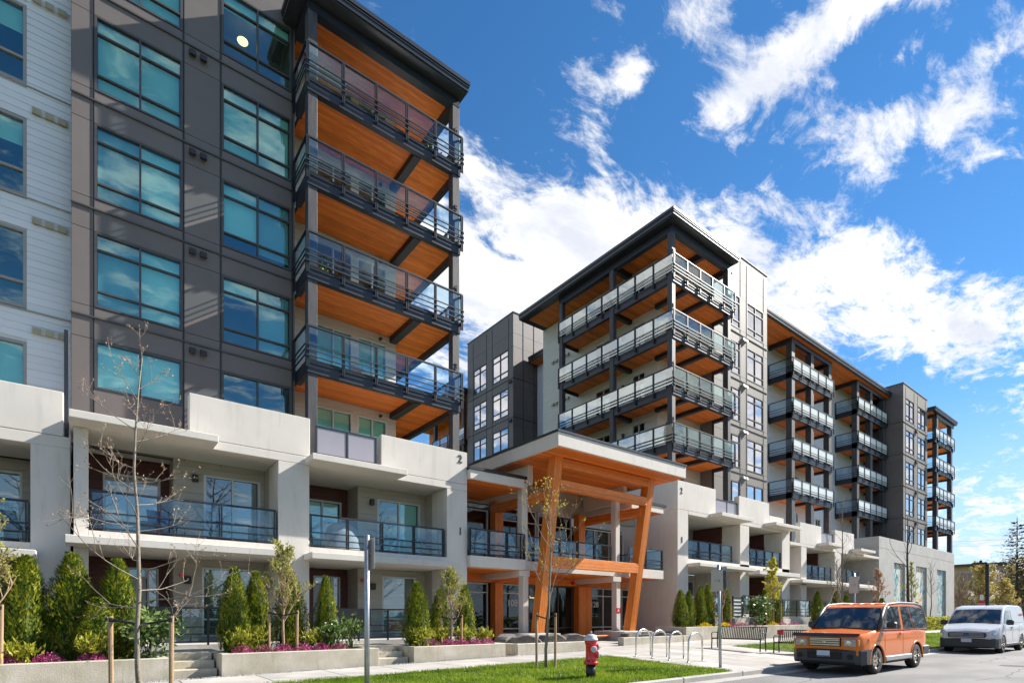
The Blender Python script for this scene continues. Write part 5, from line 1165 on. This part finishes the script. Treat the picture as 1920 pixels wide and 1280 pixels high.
def potted(label, x, y, z, h, seed):
    rs = random.Random(seed); t = thing('potted_plant', label, 'plant', (x, y, z), 'potted plants on the balconies'); b = MB(); b.lathe([(0, z), (.12, z), (.17, z+.3), (.15, z+.3), (0, z+.28)], 12, c=(x, y, 0)); b.build('pot', 'cushion_grey', t)
    l = MB(); leaf_cloud(l, [(x+rs.gauss(0, .12), y+rs.gauss(0, .12), z+.3+rs.random()*h) for _ in range(130)], .07, rs, .8); l.build('leaves', 'laurel', t)
for k, (x, y, z, rz, mm, nm) in enumerate(((7.1, 19.1, 15.9, .4, 'cushion_grey', 'grey chair left on the fifth floor of the left stack'), (9.2, 19.2, 12.85, -.4, 'cushion_teal', 'teal chair on the fourth floor of the left stack'), (26.2, 24.6, 10.86, 1.2, 'cushion_grey', 'grey chair on the lowest courtyard-side corner balcony'), (25.9, 23.4, 10.86, 1.6, 'cushion_teal', 'teal chair on the lowest courtyard-side corner balcony'), (28.8, 19.2, 13.91, .3, 'sign_white', 'white chair on the second corner balcony from below'), (27.2, 19.0, 16.96, .1, 'cushion_blue', 'blue chair on the second corner balcony from the top'), (45.8, 20.7, 13.91, .2, 'cushion_blue', 'blue chair on the first far balcony stack'), (57.0, 20.6, 20.01, .6, 'cushion_grey', 'grey chair on the top balcony of the second far stack'), (58.6, 20.6, 10.86, .3, 'cushion_blue', 'blue chair on the lowest balcony of the second far stack'), (71.5, 19.6, 10.86, .3, 'cushion_teal', 'teal lounger on the lowest end balcony'))): chair(nm, x, y, z, mm, rz)
for k, (x, y, z, h, nm) in enumerate(((10.6, 18.7, 18.95, .5, 'potted plant at the right end of the top left balcony'), (6.4, 18.8, 12.85, .5, 'potted plant on the fourth floor of the left stack'), (29.8, 18.8, 16.96, .5, 'potted plant on the upper corner balcony facing the street'), (25.6, 21.0, 13.91, .6, 'potted plant on the courtyard side of the corner tower'), (43.0, 20.3, 13.91, .9, 'tall potted palm on the first far balcony stack'), (9.9, 18.6, 3.66, .4, 'potted plant beside the sliding door on the first floor'))): potted(nm, x, y, z+.012, h, 300+k)
b = MB(); b.box(2.3, 2.75, 18.7, 19.1, 3.67, 4.1); tag(b.build('side_table', 'stake_wood'), 'small wooden crate table on the first floor balcony', 'table')
def covered_barbecue():
    rs = random.Random(5); b = MB(); pr_ = [(.62, 0), (.60, .3), (.56, .62), (.45, .86), (.25, 1.0), (0.02, 1.04)]; n = 16
    for r, h in pr_:
        for j in range(n):
            a = 6.283*j/n; q = r*(1+.06*math.sin(a*5+h*4)+rs.gauss(0, .015)); b.v.append((6.95+q*math.cos(a)*1.05, 18.6+q*.55*math.sin(a), 3.67+h))
    for k in range(len(pr_)-1):
        for j in range(n): b.f.append((k*n+j, k*n+(j+1) % n, (k+1)*n+(j+1) % n, (k+1)*n+j))
    b.f.append(tuple(range(5*n, 6*n))); tag(b.build('covered_barbecue', 'barbecue_cover', None, True), 'barbecue under a grey cover on the first floor balcony', 'barbecue')
covered_barbecue()
# ================================================================== VEHICLES
def paint(name, c, rough=.25, flake=.0): m = mat(name, c, rough, var=.03, sc=2, coat=.35, spec=.35); return m
paint('paint_orange', (.72, .16, .008)); paint('paint_white', (.55, .57, .60)); paint('paint_blue', (.02, .03, .07))
mat('car_plastic', (.035, .038, .043), .5, var=.15, sc=8, bump=.05, bsc=200); mat('tyre', (.018, .018, .019), .85, var=.2, bump=.2, bsc=60); mat('rim_silver', (.50, .47, .42), .28, metal=.9, var=.1); mat('trim_grey', (.33, .335, .34), .4, var=.05)
mat('car_glass', (.012, .018, .024), .02, spec=1.0, coat=.5); mat('lamp_lens', (.42, .44, .45), .12, var=.3, sc=12, spec=.8); mat('amber', (.70, .24, .02), .15); mat('plate', (.62, .64, .68), .4, var=.1); mat('seam', (.012, .012, .012), .7); mat('chrome', (.6, .6, .6), .15, metal=1); mat('emblem_blue', (.02, .07, .25), .3)
def lerp_pts(pts, x):
    for (a, b), (c, d) in zip(pts, pts[1:]):
        if x <= c: return b+(d-b)*max(0, (x-a))/(c-a)
    return pts[-1][1]
def sm(pts, x): return (lerp_pts(pts, x-.06)+2*lerp_pts(pts, x)+lerp_pts(pts, x+.06))/4
def vehicle(root, V):
    L_, top, wid, belt = V['L'], V['top'], V['wid'], V['belt']; (xa, xb), rw, ra, sill = V['axles'], V['rw'], V['arch'], V['sill']
    xs = sorted(set([round(L_*k/90, 4) for k in range(91)]+[round(w+ra*math.cos(math.pi*k/18), 4) for w in (xa, xb) for k in range(19)])); K = 9
    def zb(x):
        z = sm(V['low'], x)
        for w in (xa, xb):
            if abs(x-w) < ra: z = max(z, rw+math.sqrt(ra*ra-(x-w)**2)-.02)
        return z
    b = MB(); idx = {}
    for s in (-1, 1):
        for i, x in enumerate(xs):
            z0, z1 = zb(x), sm(top, x)
            for k in range(K+1):
                t = k/K; z = z0+(z1-z0)*t; u = (z-.3)/(z1-.3); w = sm(wid, x); y = w*(1-.10*max(0, .25-u)-V.get('tuck', .045)*max(0, (u-.55)/.45)**2-.02*0)
                if k == K: y -= .035
                idx[s, i, k] = len(b.v); b.v.append((x, s*y, z))
    n = len(xs)
    for s in (-1, 1):
        for i in range(n-1):
            for k in range(K):
                q = (idx[s,i,k], idx[s,i+1,k], idx[s,i+1,k+1], idx[s,i,k+1]); b.f.append(q if s < 0 else q[::-1])
    ci = []
    for i, x in enumerate(xs): ci.append(len(b.v)); b.v.append((x, 0, sm(top, x)+V.get('crown', .03)))
    for i in range(n-1):
        b.f.append((idx[-1,i,K], idx[-1,i+1,K], ci[i+1], ci[i])); b.f.append((ci[i], ci[i+1], idx[1,i+1,K], idx[1,i,K]))
    for i in (0, n-1):
        f = [idx[-1,i,k] for k in range(K+1)]+[ci[i]]+[idx[1,i,k] for k in range(K, -1, -1)]; b.f.append(tuple(f) if i else tuple(f[::-1]))
    body = b.build('body', V['paint'], root, True)
    try: body.data.set_sharp_from_angle(angle=R(38))
    except Exception: pass
    # underbody and wheel wells
    c = MB(); c.box(.25, L_-.25, -V['W']*.42, V['W']*.42, .22, .9); c.build('underbody', 'seam', root)
    # cabin shell
    P = V['cabin']; yb, yr = V['yb'], V['yr']; zt = max(z for _, z in P)
    def yz(z): return yb+(yr-yb)*((z-belt)/(zt-belt))**1.15 if z > belt else yb
    c = MB(); m = len(P)
    for s in (-1, 1):
        for x, z in P: c.v.append((x, s*yz(z), z))
    c.f += [tuple(range(m)), tuple(reversed(range(m, 2*m)))]
    for k in range(m-1): c.f.append((k, m+k, m+k+1, k+1))
    sh = c.build('cabin', V['paint'], root, True); bv = sh.modifiers.new('bevel', 'BEVEL'); bv.width = .05; bv.segments = 4; bv.limit_method = 'ANGLE'; bv.angle_limit = R(35)
    try: sh.data.set_sharp_from_angle(angle=R(50))
    except Exception: pass
    def side_poly(name, poly, mm, off=.006, th=.012, both=True):
        for s in (-1, 1) if both else (-1,):
            g = MB(); q = len(poly)
            for d in (off, off-th):
                for x, z in poly: g.v.append((x, s*(yz(z)+d), z))
            g.f += [tuple(range(q)), tuple(reversed(range(q, 2*q)))]+[(k, q+k, q+(k+1) % q, (k+1) % q) for k in range(q)]
            g.build(name, mm, root)
    for nm, poly, mm in V['side']: side_poly(nm, poly, mm)
    # windscreen
    (x0, z0), (x1, z1) = V['screen']; nrm = Vector((-(z1-z0), 0, x1-x0)).normalized(); g = MB(); q = []
    C_ = [-1+2*i/10 for i in range(11)]
    for k, (t, ins) in enumerate(((.05, .07), (.28, .072), (.5, .074), (.72, .077), (.95, .08))):
        x, z = x0+(x1-x0)*t, z0+(z1-z0)*t; q.append([Vector((x, c_*(yz(z)-ins), z))+nrm*(.014+.035*(1-c_*c_)+.012*math.sin(math.pi*t)) for c_ in C_])
    g.add([v for r_ in q for v in r_], [(i*11+j, i*11+j+1, (i+1)*11+j+1, (i+1)*11+j) for i in range(4) for j in range(10)]); w_ = g.build('windscreen', 'car_glass', root, True)
    # wheels
    for xw in (xa, xb):
        for s in (-1, 1):
            y1 = s*(sm(wid, xw)-.01); y0 = y1-s*.21; w = MB(); pr_ = [(rw*.64, 0), (rw*.93, .0), (rw, .035), (rw, .175), (rw*.93, .21), (rw*.64, .21)]
            if s < 0: pr_ = [(r, -(h)) for r, h in pr_]
            w.lathe(pr_, 32, 'y', (xw, y0, rw), cap=False); wh = w.build('wheel', 'tyre', root, True)
            w = MB(); yo = y1-s*.03
            w.lathe([(rw*.66, yo-s*.1), (rw*.66, yo+s*.028), (rw*.60, yo+s*.03), (rw*.58, yo-s*.05), (.0, yo-s*.05)] if True else [], 28, 'y', (xw, 0, rw), cap=False)
            for k in range(V['spokes']):
                a = 2*math.pi*k/V['spokes']+.3; o = Vector((math.cos(a), 0, math.sin(a))); p = Vector((-o.z, 0, o.x)); h0, h1 = .045, .03
                cc = Vector((xw, yo, rw))
                w.add([cc+o*.03+p*h0*1.2, cc+o*rw*.61+p*h1, cc+o*rw*.61-p*h1, cc+o*.03-p*h0*1.2, cc+o*.03+p*h0*1.2-Vector((0, s*.05, 0)), cc+o*rw*.61+p*h1-Vector((0, s*.06, 0)), cc+o*rw*.61-p*h1-Vector((0, s*.06, 0)), cc+o*.03-p*h0*1.2-Vector((0, s*.05, 0))], [(0,1,2,3),(4,7,6,5),(0,4,5,1),(1,5,6,2),(2,6,7,3),(3,7,4,0)])
            w.lathe([(.0, yo+s*.01), (.055, yo+s*.008), (.06, yo-s*.03)], 14, 'y', (xw, 0, rw)); w.build('rim', 'rim_silver', wh)
            # flared arch lip
            w = MB(); yy = s*(sm(wid, xw)*.985+.004); w.tube([(xw+ra*math.cos(a), yy, rw+ra*math.sin(a)-.02) for a in [R(-8+196*k/20) for k in range(21)]], V.get('lip', .028), 6); w.build('fender_flare', V.get('flare', V['paint']), root, True)
    return yz
def seam(root, pts, y, s=-1, m='seam', r=.0022):
    b = MB(); b.tube([(x, s*y(z) if callable(y) else s*y, z) for x, z in pts], r, 4); b.build('door_seam', m, root)
# ---- orange SUV
SUV = thing('parked_car', 'boxy orange sport utility car parked at the kerb', 'car')
S = dict(L=4.3, W=1.8, axles=((.84, .345))[0:1]+(3.42,), rw=.345, arch=.43, sill=.33, belt=1.10, paint='paint_orange', spokes=7, yb=.865, yr=.755, crown=.035,
         low=[(0, .50), (.3, .40), (1.3, .34), (3.0, .34), (4.0, .42), (4.3, .5)],
         top=[(0, .95), (.06, 1.00), (.5, 1.05), (1.0, 1.11), (1.1, 1.12), (4.2, 1.12), (4.3, 1.08)], wid=[(0, .76), (.12, .84), (.4, .885), (3.9, .885), (4.2, .86), (4.3, .80)],
         cabin=[(1.0, 1.10), (1.58, 1.69), (1.76, 1.765), (2.6, 1.82), (3.6, 1.815), (4.02, 1.775), (4.15, 1.68), (4.27, 1.09)], screen=((1.0, 1.10), (1.58, 1.69)),
         side=[('side_window', [(1.31, 1.13), (1.36, 1.28), (1.70, 1.66), (1.84, 1.715), (2.38, 1.73), (2.36, 1.12)], 'car_glass'), ('side_window', [(2.54, 1.12), (2.53, 1.73), (3.08, 1.74), (3.20, 1.12)], 'car_glass'), ('side_window', [(3.26, 1.12), (3.14, 1.74), (3.85, 1.725), (4.08, 1.67), (4.21, 1.13)], 'car_glass'),
               ('mirror_panel', [(1.08, 1.12), (1.30, 1.13), (1.355, 1.28), (1.32, 1.38)], 'car_plastic'), ('pillar_trim', [(1.36, 1.40), (1.64, 1.70), (1.74, 1.69), (1.42, 1.34)], 'car_plastic')])
S['axles'] = (.84, 3.42)
yzS = vehicle(SUV, S)
b = MB(); b.add([], []); 
def fbox(root, name, m, x0, x1, y0, y1, z0, z1, c=.02): b = MB(); b.cbox(x0, x1, y0, y1, z0, z1, c=c); return b.build(name, m, root)
def front_bumper(root, wid, z0, z1, m, out=.05, xr=.55):
    b = MB(); pts = [(xr, 1.0), (.25, 1.0), (.08, .93), (.0, .80), (-.02, .4), (-.03, 0)]; full = [(x, -wid*y) for x, y in pts]+[(x, wid*y) for x, y in reversed(pts[:-1])]
    n = len(full); vs = []
    for z, o in ((z0, .03), (z0+.06, -.015), (z1-.04, -.02), (z1, .02)): vs += [(x+o, y, z) for x, y in full]
    fs = []
    for k in range(3):
        for j in range(n-1): fs.append((k*n+j, k*n+j+1, (k+1)*n+j+1, (k+1)*n+j))
    fs += [tuple(range(n)), tuple(reversed(range(3*n, 4*n)))]
    b.add(vs, fs); return b.build('front_bumper', m, root)
front_bumper(SUV, .895, .27, .64, 'car_plastic')
fbox(SUV, 'lower_grille', 'seam', -.062, -.03, -.42, .42, .40, .58, .01)
fbox(SUV, 'number_plate', 'plate', -.085, -.065, -.16, .16, .44, .60, .004)
b = MB(); b.box(-.088, -.086, -.155, .155, .445, .475); b.build('plate_strip', 'emblem_blue', SUV)
for s in (-1, 1):
    b = MB(); b.lathe([(0, -.012), (.07, -.012), (.075, .02), (0, .02)], 16, 'x', (-.022 if True else 0, s*.62, .46)); b.build('fog_lamp', 'seam', SUV)
    hl = fbox(SUV, 'headlight', 'lamp_lens', -.02, .14, min(s*.46, s*.74), max(s*.46, s*.74), .70, .90, .02)
    b = MB(); b.lathe([(.0, -.032), (.06, -.03), (.08, -.01), (0, 0)], 16, 'x', (0, s*.58, .80)); b.build('reflector', 'chrome', hl)
    fbox(SUV, 'turn_signal', 'amber', .0, .18, min(s*.742, s*.80), max(s*.742, s*.80), .71, .89, .02)
    fbox(SUV, 'side_sill', 'trim_grey', 1.28, 3.0, min(s*.80, s*.92), max(s*.80, s*.92), .30, .43, .02)
    fbox(SUV, 'rear_cladding', 'car_plastic', 3.86, 4.33, min(s*.70, s*.90), max(s*.70, s*.90), .36, .62, .03)
    b = MB(); b.cbox(1.30, 1.45, min(s*.90, s*1.12), max(s*.90, s*1.12), 1.14, 1.31, c=.035); b.build('wing_mirror', 'car_plastic', SUV)
    for x in (2.18,): fbox(SUV, 'door_handle', 'paint_orange', x, x+.2, min(s*.885, s*.925), max(s*.885, s*.925), .98, 1.03, .012)
    b = MB(); b.tube([(1.02, s*.85, 1.16), (1.56, s*.775, 1.69), (1.76, s*.76, 1.78), (2.6, s*.752, 1.835), (3.6, s*.752, 1.83), (4.02, s*.765, 1.785), (4.16, s*.79, 1.67), (4.27, s*.85, 1.16)], .022, 8); b.build('roof_trim', 'trim_grey', SUV, True)
    b = MB(); b.tube([(1.0, s*.845, 1.13), (1.56, s*.765, 1.69)], .042, 8); b.build('windscreen_pillar', 'car_plastic', SUV, True)
    seam(SUV, [(1.28, .46), (1.30, .8), (1.30, 1.10)], .893, s); seam(SUV, [(2.45, .46), (2.46, 1.10)], .893, s); seam(SUV, [(1.35, .45), (3.0, .45)], .886, s); seam(SUV, [(3.05, 1.0), (4.2, 1.0)], .888, s)
    fbox(SUV, 'side_marker', 'amber', .36, .44, min(s*.875, s*.892), max(s*.875, s*.892), .86, .90, .004)
gr = fbox(SUV, 'grille', 'seam', -.015, .1, -.40, .40, .71, .93, .01)
for z in (.745, .80, .855, .90): b = MB(); b.box(-.028, -.014, -.37, .37, z-.016, z+.016); b.build('grille_bar', 'rim_silver', gr)
text_mesh('H', .14, .006, 'emblem', 'chrome', Matrix.Translation((-.036, 0, .775)) @ Matrix.Rotation(R(-90), 4, 'Z') @ Matrix.Rotation(R(90), 4, 'X'), gr)
b = MB(); b.add([(-.05,-.80,.955),(-.05,.80,.955),(.02,.82,1.035),(.02,-.82,1.035),(.0,-.80,.945),(.0,.80,.945),(.06,.82,1.02),(.06,-.82,1.02)], [(0,1,2,3),(4,7,6,5),(0,4,5,1),(1,5,6,2),(2,6,7,3),(3,7,4,0)]); b.build('bonnet_deflector', 'car_plastic', SUV)
for y in (-.42, -.14, .14, .42): b = MB(); b.tube([(1.85, y, 1.775), (2.6, y, 1.825), (3.6, y, 1.82), (4.0, y, 1.78)], .015, 6); b.build('roof_rib', 'paint_orange', SUV, True)
for y in (-.45, .25): b = MB(); b.tube([(1.0, y, 1.13), (1.06, y+.30, 1.17), (1.10, y+.6, 1.19)], .01, 5); b.build('wiper', 'black_metal', SUV)
fbox(SUV, 'windscreen_cowl', 'car_plastic', .96, 1.12, -.76, .76, 1.105, 1.155, .01)
SUV.location = (14.75, 6.12, 0); SUV.scale = (1.14, .96, 1.0)
# ---- white van
VAN = thing('parked_van', 'white panel van with dark bumper parked behind the orange car', 'van')
T = dict(L=4.8, W=1.83, axles=(.95, 3.95), rw=.335, arch=.40, sill=.3, belt=1.08, paint='paint_white', spokes=9, yb=.87, yr=.76, crown=.05, tuck=.03,
         low=[(0, .36), (.3, .30), (1.3, .28), (3.6, .28), (4.6, .34), (4.8, .42)],
         top=[(0, .80), (.12, .88), (.5, 1.0), (.95, 1.10), (4.7, 1.10), (4.8, 1.08)], wid=[(0, .70), (.15, .82), (.45, .90), (4.4, .91), (4.7, .89), (4.8, .86)],
         cabin=[(.85, 1.06), (1.62, 1.66), (1.85, 1.76), (2.5, 1.83), (4.3, 1.83), (4.62, 1.78), (4.70, 1.66), (4.78, 1.06)], screen=((.85, 1.06), (1.62, 1.66)),
         side=[('side_window', [(1.18, 1.12), (1.52, 1.44), (1.74, 1.60), (2.22, 1.62), (2.26, 1.12)], 'car_glass'), ('side_panel', [(2.50, 1.14), (2.48, 1.62), (4.42, 1.60), (4.50, 1.16)], 'paint_white')], flare='paint_white', lip=.02)
yzV = vehicle(VAN, T)
front_bumper(VAN, .90, .20, .56, 'car_plastic')
vg = fbox(VAN, 'grille', 'car_plastic', -.06, .12, -.58, .58, .60, .78, .03)
for z in (.64, .69, .74): b = MB(); b.box(-.07, -.058, -.52, .52, z-.012, z+.012); b.build('grille_bar', 'trim_grey', vg)
b = MB(); b.lathe([(0, -.02), (.1, -.02), (.1, .0), (0, 0)], 20, 'x', (-.06, 0, 0)); b.v = [(x, y, .71+z*.5) for x, y, z in b.v]; b.build('emblem', 'emblem_blue', vg)
fbox(VAN, 'number_plate', 'plate', -.075, -.055, -.16, .16, .42, .55, .004)
for s in (-1, 1):
    b = MB(); b.add([(.06, s*.80, .70), (.0, s*.55, .72), (.16, s*.56, .90), (.52, s*.86, .96), (.42, s*.905, .86), (.2, s*.88, .74)], [(0,1,2,3,4,5) if s > 0 else (5,4,3,2,1,0)]); b.v = [(x-.018, y*1.01, z+.006) for x, y, z in b.v]; b.build('headlight', 'lamp_lens', VAN)
    b = MB(); b.cbox(1.18, 1.36, min(s*.92, s*1.14), max(s*.92, s*1.14), 1.06, 1.26, c=.04); b.build('wing_mirror', 'car_plastic', VAN)
    fbox(VAN, 'side_sill', 'car_plastic', 1.4, 3.5, min(s*.86, s*.915), max(s*.86, s*.915), .26, .36, .015)
    seam(VAN, [(1.32, .4), (1.20, .8), (1.20, 1.08)], .912, s); seam(VAN, [(2.36, .4), (2.36, 1.08)], .915, s); seam(VAN, [(3.45, .5), (3.46, 1.08)], .915, s); fbox(VAN, 'door_handle', 'car_plastic', 2.12, 2.3, min(s*.905, s*.94), max(s*.905, s*.94), .93, .98, .01)
b = MB()
for k in range(5): b.box(3.85+k*.12, 3.93+k*.12, -.846, -.842, 1.42, 1.50); 
b.build('red_lettering', 'sign_red', VAN); b = MB(); b.tube([(1.9, -.2, 1.77), (1.98, -.2, 1.98)], .006, 5); b.build('aerial', 'black_metal', VAN)
VAN.location = (27.6, 6.15, 0); VAN.scale = (1.06, 1.03, 1.05)
# ---- dark car behind the van
CAR = thing('parked_car', 'dark blue car at the right edge, behind the white van', 'car')
D = dict(L=4.5, W=1.8, axles=(.9, 3.55), rw=.32, arch=.38, sill=.3, belt=.92, paint='paint_blue', spokes=8, yb=.82, yr=.62,
         low=[(0, .34), (.4, .28), (4.1, .28), (4.5, .4)], top=[(0, .68), (.15, .76), (1.1, .92), (4.0, .95), (4.5, .85)], wid=[(0, .66), (.2, .82), (.6, .89), (4.0, .89), (4.5, .75)],
         cabin=[(1.1, .90), (1.85, 1.36), (2.2, 1.44), (3.0, 1.44), (3.7, 1.30), (4.3, .93)], screen=((1.1, .90), (1.85, 1.36)),
         side=[('side_window', [(1.45, .95), (1.95, 1.32), (2.6, 1.38), (2.6, .95)], 'car_glass'), ('side_window', [(2.7, .95), (2.7, 1.38), (3.4, 1.30), (3.8, .96)], 'car_glass')])
vehicle(CAR, D); front_bumper(CAR, .86, .22, .5, 'paint_blue'); CAR.location = (34.6, 6.1, 0)
for s in (-1, 1): fbox(CAR, 'headlight', 'lamp_lens', .02, .25, min(s*.5, s*.78), max(s*.5, s*.78), .6, .72, .02)
# ================================================================== BACKGROUND
BG = thing('background_apartment', 'low brown apartment house behind budding trees at the end of the street', 'building', (108, 20, 0))
mat('brown_stucco', (.80, .66, .38), .85, var=.15, sc=.4); mat('roof_edge', (.12, .10, .09), .8)
fB = Face('X', 105); ob = [(y, y+1.8, z, z+1.4) for y in (5.0, 8.5, 12, 15.5, 19, 22.4) for z in (1.0, 3.9, 6.7)]
b = MB(); zz = sorted({0, 9.0, *[q for o in ob for q in o[2:]]})
for a, c in zip(zz, zz[1:]):
    for s0, e0 in spans(3, 26, a, c, ob): fB.box(b, s0, e0, -.3, 0, a, c)
b.build('wall', 'brown_stucco', BG); b = MB(); b.box(104, 125, 2, 27, 9.0, 9.3); b.build('roof', 'roof_edge', BG)
for o in ob: window(fB, BG, *o, (.5,), (), 'frame_white', 'window_right', [(1, 'blind_white')], depth=0)
b = MB(); b.box(105.5, 125, 3, 26, 0, 8.9); b.build('core', 'interior_dark', BG)
FT = bare_tree('background_tree', 'x', 8.5, .20, 81, .22, 34, .42, .7, 'bark_tan', 'far_foliage', 5, .15, 1.0, .5, group='budding trees at the end of the street')
FT2 = bare_tree('background_tree', 'x', 7.0, .16, 83, .2, 30, .42, .9, 'bark_tan', None, 0, 0, 1.0, .5, group='budding trees at the end of the street')
for k, (src, x, y, sc_, nm) in enumerate(((FT, 86, 17.6, .85, 'yellowish budding tree right of the street lamp'), (FT, 98, 15.9, 1.0, 'yellowish budding tree at the right picture edge'), (FT2, 82, 19.0, .9, 'bare brown tree beside the far corner of the grey block'), (FT2, 90, 20.5, .95, 'bare brown tree behind the stop sign'), (FT2, 100, 17.5, 1.3, 'tall bare tree rising over the brown roof'), (FT, 80, 14.4, .6, 'low budding tree behind the roof of the van'))):
    first = k in (0, 2); o = src if first else copy_tree(src, (0, 0, 0)); o.location = (x, y, 0); o.rotation_euler = (0, 0, k*1.1); o.scale = (sc_,)*3; tag(o, nm, 'tree')
def spruce(label, x, y, h, r, seed):
    rs = random.Random(seed); t = thing('spruce_tree', label, 'tree', (x, y, 0)); b = MB(); b.tube([(x, y, 0), (x, y, h)], [.25, .03], 8); b.build('trunk', 'bark_dark', t); c = MB()
    for k in range(26):
        f = .22+.76*k/26; rr = r*(1-f)**.8*1.25
        for j in range(9):
            a = rs.uniform(0, 6.28); ln = rr*rs.uniform(.7, 1.15); base = Vector((x, y, h*f)); o = Vector((math.cos(a), math.sin(a), -.12)); side = Vector((-math.sin(a), math.cos(a), 0))
            for q in range(16):
                g = rs.uniform(.15, 1); p = base+o*ln*g+Vector((0, 0, .25*ln*g*g)); s = .30*(1.1-.5*g); d = (o*rs.uniform(.2, 1)+side*rs.choice((-1, 1))*rs.uniform(.3, 1)+Vector((0, 0, rs.uniform(-.3, .5)))).normalized(); w = d.orthogonal().normalized()
                c.add([p, p+d*s*.6+w*s*.18, p+d*s*1.3, p+d*s*.6-w*s*.18], [(0, 1, 2, 3)])
    c.build('crown', 'spruce', t)
spruce('dark spruce at the right edge of the picture', 96, 16.2, 14.4, 4.2, 3); spruce('dark spruce partly outside the right edge', 104, 14.2, 13.0, 4.5, 5)
def hedge(label, x0, x1, y0, y1, h, seed, m='hedge', n=2500):
    rs = random.Random(seed); b = MB(); b.box(x0+.15, x1-.15, y0+.15, y1-.15, 0, h-.15); leaf_cloud(b, [(rs.uniform(x0, x1), y0+rs.random()*.2, rs.uniform(.05, h)) for _ in range(n)]+[(rs.uniform(x0, x1), rs.uniform(y0, y1), h-rs.random()*.15) for _ in range(n//2)]+[(x0+rs.random()*.2, rs.uniform(y0, y1), rs.uniform(.05, h)) for _ in range(n//3)], .11, rs, .4)
    tag(b.build('hedge', m), label, 'hedge', 'hedges')
hedge('yellow-green low hedge in front of the painted niches', 46, 74.4, 14.6, 16.2, 1.35, 4, 'euonymus', 3000); hedge('dark hedge at the end of the street', 76.5, 100, 10.5, 11.5, 1.7, 5, 'hedge', 2500)
planter('tall concrete planter at the foot of the painted niches', 43.5, 47.5, 13.6, 14.5, 1.1)
b = MB()
for y, z in ((18.0, 10.2), (18.8, 10.9)): b.tube([(77, y+16, z), (95, y-8, z+.2)], .012, 3)
tag(b.build('utility_wires', 'galvanised'), 'thin utility wires crossing the sky behind the grey end block', 'wires')
# bare trees and roofs on the other side of the road, which the glazing mirrors
mat('far_bark', (.20, .165, .135), .9, var=.3, sc=2)
rs = random.Random(77); b = MB()
for k in range(46):
    x = -45+k*4.2+rs.uniform(-1.5, 1.5); y = -17+rs.uniform(-3, 3); h = rs.uniform(10, 16); b.tube([(x, y, 0), (x+rs.gauss(0, .3), y, h*.6), (x+rs.gauss(0, .5), y, h)], [.18, .11, .02], 5)
    for j in range(34):
        f = rs.uniform(.2, .98); a = rs.uniform(0, 6.28); ln = h*.34*(1.1-.7*f); p = Vector((x, y, h*f)); o = Vector((math.cos(a), math.sin(a), rs.uniform(.4, 1.1))).normalized(); m_ = p+o*ln*.6; b.tube([p, m_, p+o*ln+Vector((0, 0, .2))], [.05, .03, .01], 3, cap=False)
        for q in range(6): c_ = Vector((rs.gauss(0, 1), rs.gauss(0, 1), rs.gauss(.4, .6))).normalized(); g_ = p.lerp(m_, rs.uniform(.4, 1.5)); b.tube([g_, g_+c_*ln*.35], [.02, .006], 3, cap=False)
tag(b.build('tree_line', 'far_bark'), 'line of bare trees across the road, mirrored in the glass', 'wood', kind='stuff')
rs = random.Random(78); b = MB()
for k in range(9000): 
    x = rs.uniform(-50, 150); h = 1.6+.5*math.sin(x*.4)+.3*math.sin(x*1.7); leaf_cloud(b, [(x, -14.2+rs.random()*.5, rs.uniform(0, h))], .28, rs, .4)
tag(b.build('far_hedge', 'hedge'), 'clipped hedge across the road, mirrored in the glass', 'hedge', kind='stuff')
